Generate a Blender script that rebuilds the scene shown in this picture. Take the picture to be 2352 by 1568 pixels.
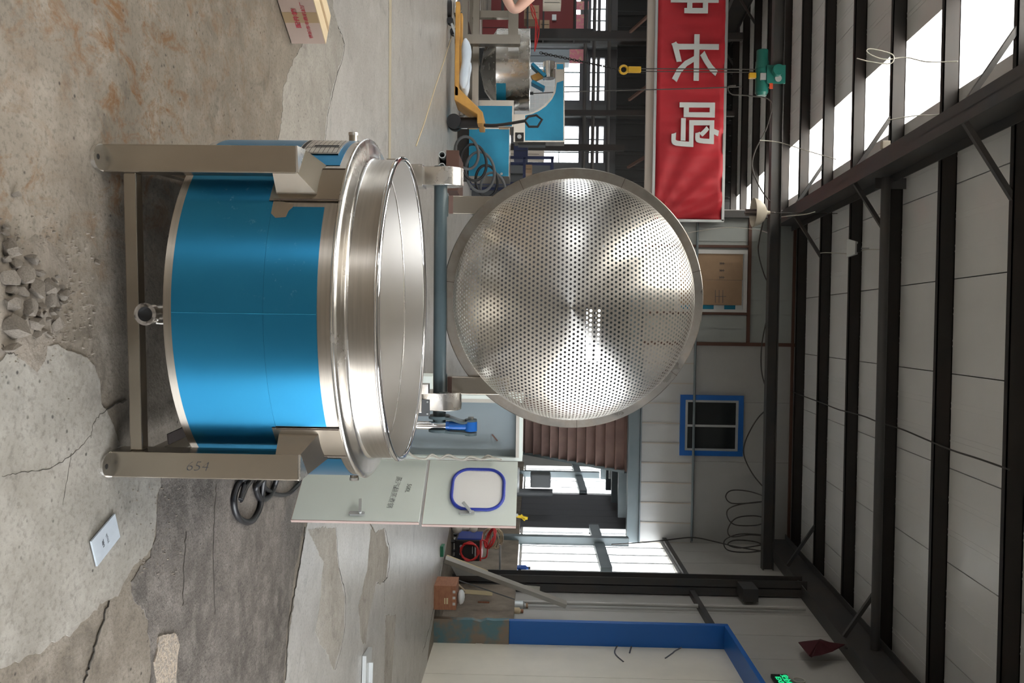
import bpy, math, random
from mathutils import Vector, Matrix
R = math.radians
random.seed(7)
sc = bpy.context.scene
for o in list(bpy.data.objects):
    bpy.data.objects.remove(o)
COL = sc.collection

# ------------------------------------------------------------------ camera
# the photograph was taken with the camera turned on its side: image right is up in the workshop
FPX, EYE = 1900.0, Vector((0.0, 0.0, 1.26))
yaw, pitch, roll = R(1.18), R(1.45), R(0.86)
FWD = Vector((math.sin(yaw) * math.cos(pitch), math.cos(yaw) * math.cos(pitch), -math.sin(pitch)))
_r = FWD.cross(Vector((0, 0, 1))).normalized()
_u = _r.cross(FWD)
RT = _r * math.cos(roll) + _u * math.sin(roll)
UP = -_r * math.sin(roll) + _u * math.cos(roll)
cam_data = bpy.data.cameras.new('camera')
cam = bpy.data.objects.new('camera', cam_data)
COL.objects.link(cam)
cam_data.sensor_width = 36.0
cam_data.lens = FPX / 2352 * 36.0
cam_data.clip_start, cam_data.clip_end = 0.05, 200
m = Matrix.Identity(4)
for i in range(3):
    m[i][0], m[i][1], m[i][2], m[i][3] = UP[i], -RT[i], -FWD[i], EYE[i]
cam.matrix_world = m
sc.camera = cam

# ------------------------------------------------------------------ world, light, exposure
w = bpy.data.worlds.new('overcast_sky')
sc.world = w
w.use_nodes = True
bg = w.node_tree.nodes['Background']
bg.inputs[0].default_value = (0.93, 0.965, 1.0, 1)
bg.inputs[1].default_value = 5.0
sc.view_settings.view_transform = 'Standard'
sc.view_settings.look = 'None'
sc.view_settings.gamma = 1.0
sc.view_settings.use_curve_mapping = False
sc.view_settings.exposure = 1.12
sc.cycles.use_denoising = True
sc.cycles.use_adaptive_sampling = True
sc.cycles.adaptive_threshold = 0.15
sc.cycles.max_bounces = 6
sc.cycles.diffuse_bounces = 3
sc.cycles.glossy_bounces = 3
sc.cycles.transparent_max_bounces = 16
sc.cycles.sample_clamp_indirect = 8.0
sc.cycles.caustics_reflective = False
sc.cycles.caustics_refractive = False


def portal(loc, sx, sy, direction):
    """marks a daylight opening so the sky is sampled through it; gives no light of its own"""
    l = bpy.data.lights.new('daylight_portal', 'AREA')
    l.shape = 'RECTANGLE'
    l.size, l.size_y = sx, sy
    l.cycles.is_portal = True
    o = bpy.data.objects.new('daylight_portal', l)
    COL.objects.link(o)
    o.location = loc
    o.rotation_euler = Vector(direction).to_track_quat('-Z', 'Y').to_euler()
    return o


# ------------------------------------------------------------------ measuring helpers
def at(px, py, Y):
    """point of the workshop at depth Y behind photograph position (px, py)"""
    d = FWD * FPX + UP * (px - 1176) + RT * (py - 784)
    return EYE + d * (Y / d.y)


def onfloor(px, py, z=0.0):
    d = FWD * FPX + UP * (px - 1176) + RT * (py - 784)
    return EYE + d * ((z - EYE.z) / d.z)


def onwall(px, py, X):
    d = FWD * FPX + UP * (px - 1176) + RT * (py - 784)
    return EYE + d * (X / d.x)


# ------------------------------------------------------------------ mesh builder
class G:
    def __init__(s):
        s.v, s.f = [], []

    def add(s, vs, fs):
        b = len(s.v)
        s.v += [tuple(p) for p in vs]
        s.f += [tuple(b + i for i in f) for f in fs]
        return s

    def box(s, x0, x1, y0, y1, z0, z1):
        return s.add([(x0, y0, z0), (x1, y0, z0), (x1, y1, z0), (x0, y1, z0), (x0, y0, z1), (x1, y0, z1), (x1, y1, z1), (x0, y1, z1)],
                     [(3, 2, 1, 0), (4, 5, 6, 7), (0, 1, 5, 4), (1, 2, 6, 5), (2, 3, 7, 6), (3, 0, 4, 7)])

    def hexa(s, p):
        return s.add(p, [(3, 2, 1, 0), (4, 5, 6, 7), (0, 1, 5, 4), (1, 2, 6, 5), (2, 3, 7, 6), (3, 0, 4, 7)])

    def bar(s, p0, p1, wd, ht, up=(0, 0, 1)):
        """box beam from p0 to p1, wd across, ht along up"""
        p0, p1 = Vector(p0), Vector(p1)
        d = (p1 - p0).normalized()
        u = Vector(up)
        if abs(d.dot(u)) > 0.98:
            u = Vector((0, 1, 0))
        a = d.cross(u).normalized() * wd / 2
        b = a.cross(d).normalized() * ht / 2
        q = [p0 - a - b, p0 + a - b, p1 + a - b, p1 - a - b, p0 - a + b, p0 + a + b, p1 + a + b, p1 - a + b]
        return s.hexa(q)

    def prism(s, poly, z0, z1, T=None):
        """poly is ccw in a plane; T maps (a, b, c) to a point"""
        n = len(poly)
        vs = [(a, b, z0) for a, b in poly] + [(a, b, z1) for a, b in poly]
        if T:
            vs = [T(*p) for p in vs]
        fs = [tuple(reversed(range(n))), tuple(range(n, 2 * n))]
        fs += [(i, (i + 1) % n, n + (i + 1) % n, n + i) for i in range(n)]
        return s.add(vs, fs)

    def cyl(s, p0, p1, r0, r1=None, n=16, caps=True):
        p0, p1 = Vector(p0), Vector(p1)
        r1 = r0 if r1 is None else r1
        d = (p1 - p0).normalized()
        u = Vector((0, 0, 1)) if abs(d.z) < 0.95 else Vector((1, 0, 0))
        a = d.cross(u).normalized()
        b = d.cross(a)
        vs = []
        for p, r in ((p0, r0), (p1, r1)):
            for i in range(n):
                t = 2 * math.pi * i / n
                vs.append(p + a * (r * math.cos(t)) + b * (r * math.sin(t)))
        fs = [(i, n + i, n + (i + 1) % n, (i + 1) % n) for i in range(n)]
        if caps:
            fs += [tuple(range(n)), tuple(reversed(range(n, 2 * n)))]
        return s.add(vs, fs)

    def pipe(s, p0, p1, ro, ri, n=24):
        """hollow tube"""
        p0, p1 = Vector(p0), Vector(p1)
        d = (p1 - p0).normalized()
        u = Vector((0, 0, 1)) if abs(d.z) < 0.95 else Vector((1, 0, 0))
        a = d.cross(u).normalized()
        b = d.cross(a)
        vs = []
        for p, r in ((p0, ro), (p1, ro), (p1, ri), (p0, ri)):
            for i in range(n):
                t = 2 * math.pi * i / n
                vs.append(p + a * (r * math.cos(t)) + b * (r * math.sin(t)))
        fs = []
        for k in range(4):
            for i in range(n):
                j, k2 = (i + 1) % n, (k + 1) % 4
                fs.append((k * n + i, k2 * n + i, k2 * n + j, k * n + j))
        return s.add(vs, fs)

    def tube(s, path, r, n=8, closed=False):
        """round tube swept along a list of points; r may be a list"""
        P = [Vector(p) for p in path]
        m_ = len(P)
        vs = []
        prev = None
        for i in range(m_):
            if closed:
                d = (P[(i + 1) % m_] - P[i - 1])
            else:
                d = P[min(i + 1, m_ - 1)] - P[max(i - 1, 0)]
            d.normalize()
            if prev is None:
                u = Vector((0, 0, 1)) if abs(d.z) < 0.9 else Vector((1, 0, 0))
                a = d.cross(u).normalized()
            else:
                a = prev - d * prev.dot(d)
                a.normalize()
            prev = a
            b = d.cross(a)
            rr = r[i] if isinstance(r, (list, tuple)) else r
            for k in range(n):
                t = 2 * math.pi * k / n
                vs.append(P[i] + a * (rr * math.cos(t)) + b * (rr * math.sin(t)))
        fs = []
        for i in range(m_ if closed else m_ - 1):
            j = (i + 1) % m_
            for k in range(n):
                k2 = (k + 1) % n
                fs.append((i * n + k, i * n + k2, j * n + k2, j * n + k))
        if not closed:
            fs += [tuple(reversed(range(n))), tuple(range((m_ - 1) * n, m_ * n))]
        return s.add(vs, fs)

    def lathe(s, prof, n=64, c=(0, 0, 0), a0=0.0, a1=2 * math.pi, T=None):
        """prof = [(r, z)], turned about z; a measured from -y (towards the camera), positive to +x"""
        full = abs(a1 - a0 - 2 * math.pi) < 1e-6
        cols = n if full else n + 1
        vs = []
        for i in range(cols):
            a = a0 + (a1 - a0) * i / n
            for r, z in prof:
                p = (c[0] + r * math.sin(a), c[1] - r * math.cos(a), c[2] + z)
                vs.append(T(*p) if T else p)
        k = len(prof)
        fs = []
        for i in range(n):
            j = (i + 1) % cols
            for q in range(k - 1):
                fs.append((i * k + q, j * k + q, j * k + q + 1, i * k + q + 1))
        return s.add(vs, fs)

    def sphere(s, c, r, n=12, mrows=8, sc_=(1, 1, 1)):
        vs = [(c[0], c[1], c[2] - r * sc_[2])]
        for i in range(1, mrows):
            t = math.pi * i / mrows
            for k in range(n):
                a = 2 * math.pi * k / n
                vs.append((c[0] + r * sc_[0] * math.sin(t) * math.cos(a), c[1] + r * sc_[1] * math.sin(t) * math.sin(a), c[2] - r * sc_[2] * math.cos(t)))
        vs.append((c[0], c[1], c[2] + r * sc_[2]))
        fs = [(0, 1 + (k + 1) % n, 1 + k) for k in range(n)]
        for i in range(mrows - 2):
            for k in range(n):
                a, b = 1 + i * n + k, 1 + i * n + (k + 1) % n
                fs.append((a, b, b + n, a + n))
        L = len(vs) - 1
        b0 = 1 + (mrows - 2) * n
        fs += [(b0 + k, b0 + (k + 1) % n, L) for k in range(n)]
        return s.add(vs, fs)

    def torus(s, c, Rr, r, axis=(0, 0, 1), n=48, k=8):
        ax = Vector(axis).normalized()
        u = Vector((1, 0, 0)) if abs(ax.x) < 0.9 else Vector((0, 1, 0))
        a = ax.cross(u).normalized()
        b = ax.cross(a)
        return s.tube([Vector(c) + a * (Rr * math.cos(2 * math.pi * i / n)) + b * (Rr * math.sin(2 * math.pi * i / n)) for i in range(n)], r, k, closed=True)


def smooth_path(pts, sub=6):
    """Catmull-Rom through the points"""
    P = [Vector(p) for p in pts]
    out = []
    for i in range(len(P) - 1):
        p0, p1, p2, p3 = P[max(i - 1, 0)], P[i], P[i + 1], P[min(i + 2, len(P) - 1)]
        for k in range(sub):
            t = k / sub
            out.append(0.5 * ((2 * p1) + (p2 - p0) * t + (2 * p0 - 5 * p1 + 4 * p2 - p3) * t * t + (3 * p1 - p0 - 3 * p2 + p3) * t ** 3))
    out.append(P[-1])
    return out


def root_of(o):
    while o.parent:
        o = o.parent
    return o


def obj(name, g, mat, parent=None, smooth=None, bevel=0.0, label=None, local=False):
    """links a builder as ONE mesh object; coordinates are world ones unless local"""
    vs = g.v
    if parent is not None and not local:
        r = root_of(parent)
        ox, oy, oz = r.location
        vs = [(x - ox, y - oy, z - oz) for x, y, z in vs]
    me = bpy.data.meshes.new(name)
    me.from_pydata(vs, [], g.f)
    me.update()
    o = bpy.data.objects.new(name, me)
    COL.objects.link(o)
    if parent is not None:
        o.parent = parent
    me.materials.append(M[mat] if isinstance(mat, str) else mat)
    if smooth:
        me.shade_smooth()
        me.set_sharp_from_angle(angle=R(smooth))
    if bevel:
        b = o.modifiers.new('bevel', 'BEVEL')
        b.width, b.segments, b.limit_method = bevel, 2, 'ANGLE'
        b.angle_limit = R(40)
    if label:
        o['label'] = label
    return o


def tag(o, label, cat, group=None):
    o['label'] = label
    o['category'] = cat
    if group:
        o['group'] = group
    return o


def thing(name, label, cat, loc=(0, 0, 0), rz=0.0, group=None):
    o = bpy.data.objects.new(name, None)
    o.empty_display_size = 0.1
    COL.objects.link(o)
    o.location = loc
    o.rotation_euler = (0, 0, rz)
    return tag(o, label, cat, group)


def struct(name, g, mat, parent=None, label=None, smooth=None, bevel=0.0):
    o = obj(name, g, mat, parent, smooth=smooth, bevel=bevel)
    if parent is None:
        o['kind'] = 'structure'
    if label:
        o['label'] = label
    return o


def sroot(name, label=None):
    o = bpy.data.objects.new(name, None)
    COL.objects.link(o)
    o['kind'] = 'structure'
    if label:
        o['label'] = label
    return o


def text(name, body, size, mat, parent, origin, xdir, ydir, align='CENTER', bold=0.0, extr=0.0006, shear=0.0, squash=1.0):
    """flat lettering as a mesh: xdir reading direction, ydir up of the letters (world, unless parent is rotated: then local)"""
    cu = bpy.data.curves.new(name, 'FONT')
    cu.body = body
    cu.size = size
    cu.align_x = align
    cu.align_y = 'CENTER'
    cu.extrude = extr
    cu.offset = bold
    cu.shear = shear
    cu.resolution_u = 3
    t = bpy.data.objects.new(name, cu)
    COL.objects.link(t)
    dg = bpy.context.evaluated_depsgraph_get()
    me = bpy.data.meshes.new_from_object(t.evaluated_get(dg))
    bpy.data.objects.remove(t)
    bpy.data.curves.remove(cu)
    me.name = name
    xd, yd = Vector(xdir).normalized(), Vector(ydir).normalized()
    zd = xd.cross(yd).normalized()
    og = Vector(origin)
    for v in me.vertices:
        c = v.co.copy()
        v.co = og + xd * (c.x * squash) + yd * c.y + zd * c.z
    if parent is not None:
        r = root_of(parent)
        if abs(r.rotation_euler[2]) < 1e-6:
            for v in me.vertices:
                v.co -= Vector(r.location)
    me.materials.clear()
    me.materials.append(M[mat])
    o = bpy.data.objects.new(name, me)
    COL.objects.link(o)
    if parent is not None:
        o.parent = parent
    return o


# ------------------------------------------------------------------ materials
M = {}


def mat(name, col, rough=0.6, metal=0.0, noise=None, bump=0.0, spec=0.5, col2=None, stretch=(1, 1, 1), nscale=8.0, contrast=(0.35, 0.65),
        rnoise=0.0, aniso=0.0, emit=None, estr=1.0, bscale=None, trans=0.0, alpha=None, coat=0.0):
    mt = bpy.data.materials.new(name)
    mt.use_nodes = True
    nt = mt.node_tree
    b = nt.nodes['Principled BSDF']
    b.inputs['Base Color'].default_value = (*col, 1)
    b.inputs['Roughness'].default_value = rough
    b.inputs['Metallic'].default_value = metal
    b.inputs['Specular IOR Level'].default_value = spec
    if aniso:
        b.inputs['Anisotropic'].default_value = aniso
    if coat:
        b.inputs['Coat Weight'].default_value = coat
        b.inputs['Coat Roughness'].default_value = 0.1
    if emit:
        b.inputs['Emission Color'].default_value = (*emit, 1)
        b.inputs['Emission Strength'].default_value = estr
    if trans:
        b.inputs['Transmission Weight'].default_value = trans
    if col2 or bump or rnoise:
        tc = nt.nodes.new('ShaderNodeTexCoord')
        mp = nt.nodes.new('ShaderNodeMapping')
        mp.inputs['Scale'].default_value = stretch
        nt.links.new(tc.outputs['Object'], mp.inputs['Vector'])
        nz = nt.nodes.new('ShaderNodeTexNoise')
        nz.inputs['Scale'].default_value = nscale
        nz.inputs['Detail'].default_value = 6
        nz.inputs['Roughness'].default_value = 0.6
        nt.links.new(mp.outputs[0], nz.inputs['Vector'])
        rp = nt.nodes.new('ShaderNodeMapRange')
        rp.inputs[1].default_value, rp.inputs[2].default_value = contrast
        nt.links.new(nz.outputs['Fac'], rp.inputs[0])
        if col2:
            mx = nt.nodes.new('ShaderNodeMix')
            mx.data_type = 'RGBA'
            mx.inputs[6].default_value = (*col, 1)
            mx.inputs[7].default_value = (*col2, 1)
            nt.links.new(rp.outputs[0], mx.inputs[0])
            nt.links.new(mx.outputs[2], b.inputs['Base Color'])
        if rnoise:
            rr = nt.nodes.new('ShaderNodeMapRange')
            rr.inputs[3].default_value, rr.inputs[4].default_value = rough - rnoise, rough + rnoise
            nt.links.new(rp.outputs[0], rr.inputs[0])
            nt.links.new(rr.outputs[0], b.inputs['Roughness'])
        if bump:
            bn = nt.nodes.new('ShaderNodeBump')
            bn.inputs['Strength'].default_value = bump
            bn.inputs['Distance'].default_value = 0.01
            src = nz
            if bscale:
                n2 = nt.nodes.new('ShaderNodeTexNoise')
                n2.inputs['Scale'].default_value = bscale
                n2.inputs['Detail'].default_value = 5
                nt.links.new(mp.outputs[0], n2.inputs['Vector'])
                src = n2
            nt.links.new(src.outputs['Fac'], bn.inputs['Height'])
            nt.links.new(bn.outputs[0], b.inputs['Normal'])
    M[name] = mt
    return mt


mat('steel_brushed', (0.50, 0.46, 0.405), 0.36, 1.0, col2=(0.44, 0.40, 0.35), stretch=(1, 1, 30), nscale=4, rnoise=0.04)
mat('steel_leg', (0.43, 0.388, 0.33), 0.27, 1.0, col2=(0.385, 0.345, 0.29), nscale=4, contrast=(0.3, 0.7))
mat('steel_bright', (0.74, 0.72, 0.69), 0.25, 1.0, rnoise=0.05, nscale=9)
mat('steel_inner', (0.55, 0.525, 0.49), 0.42, 1.0)
mat('steel_perf', (0.78, 0.755, 0.71), 0.33, 1.0)
mat('steel_ring', (0.42, 0.40, 0.37), 0.34, 1.0, col2=(0.30, 0.26, 0.22), nscale=7, rnoise=0.08)
mat('chrome', (0.82, 0.82, 0.84), 0.06, 1.0)
mat('weld_dark', (0.10, 0.075, 0.06), 0.5, 0.6)
mat('film_blue', (0.026, 0.235, 0.46), 0.30, 0.9, col2=(0.030, 0.26, 0.49), nscale=2.2, spec=0.6)
mat('film_teal', (0.02, 0.26, 0.42), 0.35, 0.4, col2=(0.02, 0.20, 0.34), nscale=2.0, rnoise=0.05)
mat('film_scuff', (0.20, 0.42, 0.58), 0.55, 0.1)
mat('paint_grey_green', (0.075, 0.105, 0.115), 0.32, 0.0, col2=(0.09, 0.125, 0.135), nscale=5)
mat('paint_blue_bright', (0.01, 0.11, 0.42), 0.32, 0.0)
mat('plate_print', (0.72, 0.71, 0.68), 0.3, 0.8)
mat('print_black', (0.012, 0.012, 0.012), 0.5)
mat('marker_ink', (0.04, 0.04, 0.05), 0.7)
mat('ink_red', (0.46, 0.06, 0.08), 0.7)
mat('cab_pale', (0.78, 0.85, 0.81), 0.42, 0.0, col2=(0.76, 0.83, 0.79), nscale=2)
mat('cab_edge', (0.40, 0.30, 0.27), 0.5)
mat('cab_frame', (0.52, 0.50, 0.45), 0.5)
mat('cab_grey', (0.30, 0.36, 0.40), 0.38, 0.15, col2=(0.33, 0.39, 0.42), nscale=2)
mat('gasket_blue', (0.03, 0.055, 0.42), 0.35)
mat('pane_white', (0.97, 0.97, 0.97), 0.25, spec=0.6)
mat('rubber_black', (0.010, 0.010, 0.012), 0.42)
mat('wire_white', (0.58, 0.56, 0.50), 0.5)
mat('wire_dark', (0.05, 0.045, 0.04), 0.6)
mat('steel_dark', (0.013, 0.012, 0.0115), 0.6, 0.0, col2=(0.020, 0.014, 0.012), nscale=3)
mat('steel_primer', (0.055, 0.058, 0.062), 0.5, 0.0, col2=(0.075, 0.066, 0.06), nscale=1.6)
mat('steel_grey_paint', (0.17, 0.21, 0.225), 0.45, 0.0, col2=(0.20, 0.235, 0.25), nscale=2)
mat('steel_brown', (0.10, 0.045, 0.03), 0.6)
mat('beige_paint', (0.52, 0.46, 0.40), 0.5)
mat('panel_white', (0.78, 0.78, 0.77), 0.30, 0.0, col2=(0.74, 0.74, 0.73), nscale=1.2)
mat('panel_office', (0.55, 0.55, 0.54), 0.4, 0.0, col2=(0.51, 0.51, 0.50), nscale=1.0)
mat('panel_office_upper', (0.44, 0.44, 0.43), 0.4, 0.0, col2=(0.40, 0.40, 0.39), nscale=1.0)
mat('panel_siding', (0.40, 0.43, 0.42), 0.45, 0.0)
mat('panel_wall', (0.50, 0.49, 0.465), 0.4, 0.0, col2=(0.46, 0.45, 0.425), nscale=1.5)
mat('door_cream', (0.78, 0.73, 0.63), 0.42, 0.0, col2=(0.70, 0.66, 0.57), nscale=1.6)
mat('frame_blue', (0.012, 0.125, 0.46), 0.4)
mat('rust_patina', (0.10, 0.20, 0.24), 0.6, 0.0, col2=(0.24, 0.19, 0.15), nscale=3.2, contrast=(0.42, 0.56))
mat('plaster_rough', (0.30, 0.25, 0.20), 0.85, 0.0, col2=(0.19, 0.16, 0.13), nscale=3, bump=0.5, bscale=30)
mat('brown_sheet', (0.23, 0.14, 0.115), 0.5, 0.0, col2=(0.18, 0.105, 0.085), nscale=3)
mat('window_frame_white', (0.66, 0.66, 0.65), 0.4)
mat('cardboard', (0.40, 0.27, 0.17), 0.8, 0.0, col2=(0.36, 0.24, 0.15), nscale=4)
mat('cardboard_pink', (0.54, 0.42, 0.36), 0.8, 0.0, col2=(0.51, 0.395, 0.335), nscale=3)
mat('cardboard_top', (0.62, 0.50, 0.33), 0.8)
mat('tape', (0.42, 0.30, 0.17), 0.35)
mat('banner_red', (0.56, 0.022, 0.036), 0.6, 0.0, col2=(0.48, 0.018, 0.030), nscale=1.5)
mat('banner_white', (0.72, 0.76, 0.76), 0.5)
mat('galvanised', (0.52, 0.54, 0.54), 0.4, 0.5)
mat('hoist_green', (0.015, 0.16, 0.13), 0.4)
mat('hook_yellow', (0.62, 0.36, 0.02), 0.45)
mat('truck_yellow', (0.62, 0.33, 0.07), 0.5, 0.0, col2=(0.50, 0.25, 0.06), nscale=5)
mat('orange_red', (0.6, 0.07, 0.02), 0.5)
mat('lamp_cream', (0.62, 0.56, 0.46), 0.45)
mat('lamp_brown', (0.16, 0.13, 0.12), 0.5)
mat('plastic_bag', (0.62, 0.70, 0.80), 0.3, bump=0.4, nscale=14)
mat('red_dark', (0.16, 0.015, 0.015), 0.6)
mat('cloth_maroon', (0.06, 0.006, 0.010), 0.8)
mat('poster_pink', (0.60, 0.20, 0.26), 0.7, 0.0, col2=(0.60, 0.38, 0.26), nscale=9, contrast=(0.5, 0.62))
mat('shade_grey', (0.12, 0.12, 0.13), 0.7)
mat('machine_grey', (0.10, 0.105, 0.11), 0.5)
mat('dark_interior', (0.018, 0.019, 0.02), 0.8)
mat('welder_blue', (0.02, 0.05, 0.30), 0.4)
mat('hose_red', (0.55, 0.03, 0.03), 0.4)
mat('rope_beige', (0.50, 0.41, 0.29), 0.8)
mat('line_paint', (0.40, 0.35, 0.25), 0.7)
mat('crack_dark', (0.055, 0.048, 0.040), 0.9)
mat('rope_yellow', (0.62, 0.52, 0.33), 0.8)
mat('wood_red', (0.36, 0.16, 0.085), 0.6, 0.0, col2=(0.27, 0.11, 0.06), stretch=(3, 3, 12), nscale=3)
mat('aluminium', (0.55, 0.53, 0.48), 0.4, 0.7)
mat('sheet_pale', (0.62, 0.65, 0.66), 0.5)
mat('yellow_plastic', (0.7, 0.48, 0.01), 0.4)
mat('green_plastic', (0.02, 0.17, 0.09), 0.5)
mat('bottle_blue', (0.02, 0.10, 0.45), 0.3)
mat('skin', (0.62, 0.38, 0.30), 0.5)
mat('shirt_maroon', (0.09, 0.008, 0.012), 0.85)
mat('trousers_dark', (0.02, 0.022, 0.035), 0.85)
mat('hair_black', (0.008, 0.007, 0.006), 0.5)
mat('navy', (0.012, 0.02, 0.07), 0.6)
mat('exit_green', (0.0, 0.25, 0.08), 0.5, emit=(0.03, 0.95, 0.35), estr=0.35)
mat('concrete_chunk', (0.235, 0.203, 0.168), 0.9, 0.0, col2=(0.15, 0.128, 0.104), nscale=16, bump=0.6, bscale=60)
mat('plate_grey', (0.44, 0.49, 0.54), 0.5, 0.0, col2=(0.38, 0.42, 0.47), nscale=14)
mat('mesh_white', (0.7, 0.7, 0.7), 0.5)
mat('tin', (0.5, 0.52, 0.52), 0.4, 0.6)
mat('aggregate', (0.44, 0.36, 0.28), 0.9, 0.0, col2=(0.26, 0.23, 0.20), nscale=90, contrast=(0.4, 0.6), bump=1.0)


def brushed(name, axis, amount, turn=0.25):
    """brush marks run round the axis, so reflections smear across them"""
    nt = M[name].node_tree
    N, L = nt.nodes, nt.links
    b = N['Principled BSDF']
    ge = N.new('ShaderNodeNewGeometry')
    cr = N.new('ShaderNodeVectorMath')
    cr.operation = 'CROSS_PRODUCT'
    L.new(ge.outputs['Normal'], cr.inputs[0])
    cr.inputs[1].default_value = axis
    no = N.new('ShaderNodeVectorMath')
    no.operation = 'NORMALIZE'
    L.new(cr.outputs[0], no.inputs[0])
    L.new(no.outputs[0], b.inputs['Tangent'])
    b.inputs['Anisotropic'].default_value = amount
    b.inputs['Anisotropic Rotation'].default_value = turn


brushed('film_blue', (0, 0, 1), 0.72)
brushed('steel_brushed', (0, 0, 1), 0.8)
brushed('steel_perf', (math.sin(R(6.5)), -math.cos(R(6.5)), 0), 0.75)


def add_scuffs(name, centre, radius, col):
    """pale rubbed specks on the film around a spot"""
    nt = M[name].node_tree
    N, L = nt.nodes, nt.links
    b = N['Principled BSDF']
    src = b.inputs['Base Color'].links[0].from_socket
    tc = N.new('ShaderNodeTexCoord')
    n = N.new('ShaderNodeTexNoise')
    n.inputs['Scale'].default_value = 38
    n.inputs['Detail'].default_value = 5
    n.inputs['Roughness'].default_value = 0.75
    L.new(tc.outputs['Object'], n.inputs['Vector'])
    r = N.new('ShaderNodeMapRange')
    r.inputs[1].default_value, r.inputs[2].default_value = 0.60, 0.70
    L.new(n.outputs['Fac'], r.inputs[0])
    tot = None
    for c, rad in zip(centre, radius):
        d = N.new('ShaderNodeVectorMath')
        d.operation = 'DISTANCE'
        d.inputs[1].default_value = c
        L.new(tc.outputs['Object'], d.inputs[0])
        z = N.new('ShaderNodeMapRange')
        z.inputs[1].default_value, z.inputs[2].default_value = rad, rad * 0.3
        L.new(d.outputs['Value'], z.inputs[0])
        if tot is None:
            tot = z.outputs[0]
        else:
            a = N.new('ShaderNodeMath')
            a.operation = 'MAXIMUM'
            L.new(tot, a.inputs[0])
            L.new(z.outputs[0], a.inputs[1])
            tot = a.outputs[0]
    mu = N.new('ShaderNodeMath')
    mu.operation = 'MULTIPLY'
    L.new(r.outputs[0], mu.inputs[0])
    L.new(tot, mu.inputs[1])
    x = N.new('ShaderNodeMix')
    x.data_type = 'RGBA'
    x.inputs[7].default_value = (*col, 1)
    L.new(mu.outputs[0], x.inputs[0])
    L.new(src, x.inputs[6])
    L.new(x.outputs[2], b.inputs['Base Color'])


add_scuffs('film_blue', [(-0.13, -0.56, 0.53), (-0.30, -0.48, 0.45), (-0.36, -0.44, 0.36), (-0.5, -0.25, 0.5)], [0.12, 0.11, 0.09, 0.2], (0.22, 0.50, 0.72))


def glass_mat(name, tint, keep):
    """thin daylight pane: lets the sky through with a faint reflection and some diffusion"""
    mt = bpy.data.materials.new(name)
    mt.use_nodes = True
    nt = mt.node_tree
    nt.nodes.remove(nt.nodes['Principled BSDF'])
    out = nt.nodes['Material Output']
    tr = nt.nodes.new('ShaderNodeBsdfTransparent')
    tr.inputs[0].default_value = (*tint, 1)
    tl = nt.nodes.new('ShaderNodeBsdfTranslucent')
    tl.inputs[0].default_value = (*tint, 1)
    gl = nt.nodes.new('ShaderNodeBsdfGlossy')
    gl.inputs['Roughness'].default_value = 0.05
    m1 = nt.nodes.new('ShaderNodeMixShader')
    m1.inputs[0].default_value = 1 - keep
    m2 = nt.nodes.new('ShaderNodeMixShader')
    m2.inputs[0].default_value = 0.05
    nt.links.new(tr.outputs[0], m1.inputs[1])
    nt.links.new(tl.outputs[0], m1.inputs[2])
    nt.links.new(m1.outputs[0], m2.inputs[1])
    nt.links.new(gl.outputs[0], m2.inputs[2])
    nt.links.new(m2.outputs[0], out.inputs[0])
    M[name] = mt


glass_mat('daylight_glass', (0.94, 0.95, 0.95), 0.92)
glass_mat('skylight_sheet', (0.90, 0.865, 0.81), 0.7)
mat('glass_dark', (0.02, 0.024, 0.026), 0.12, spec=0.7)


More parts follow.
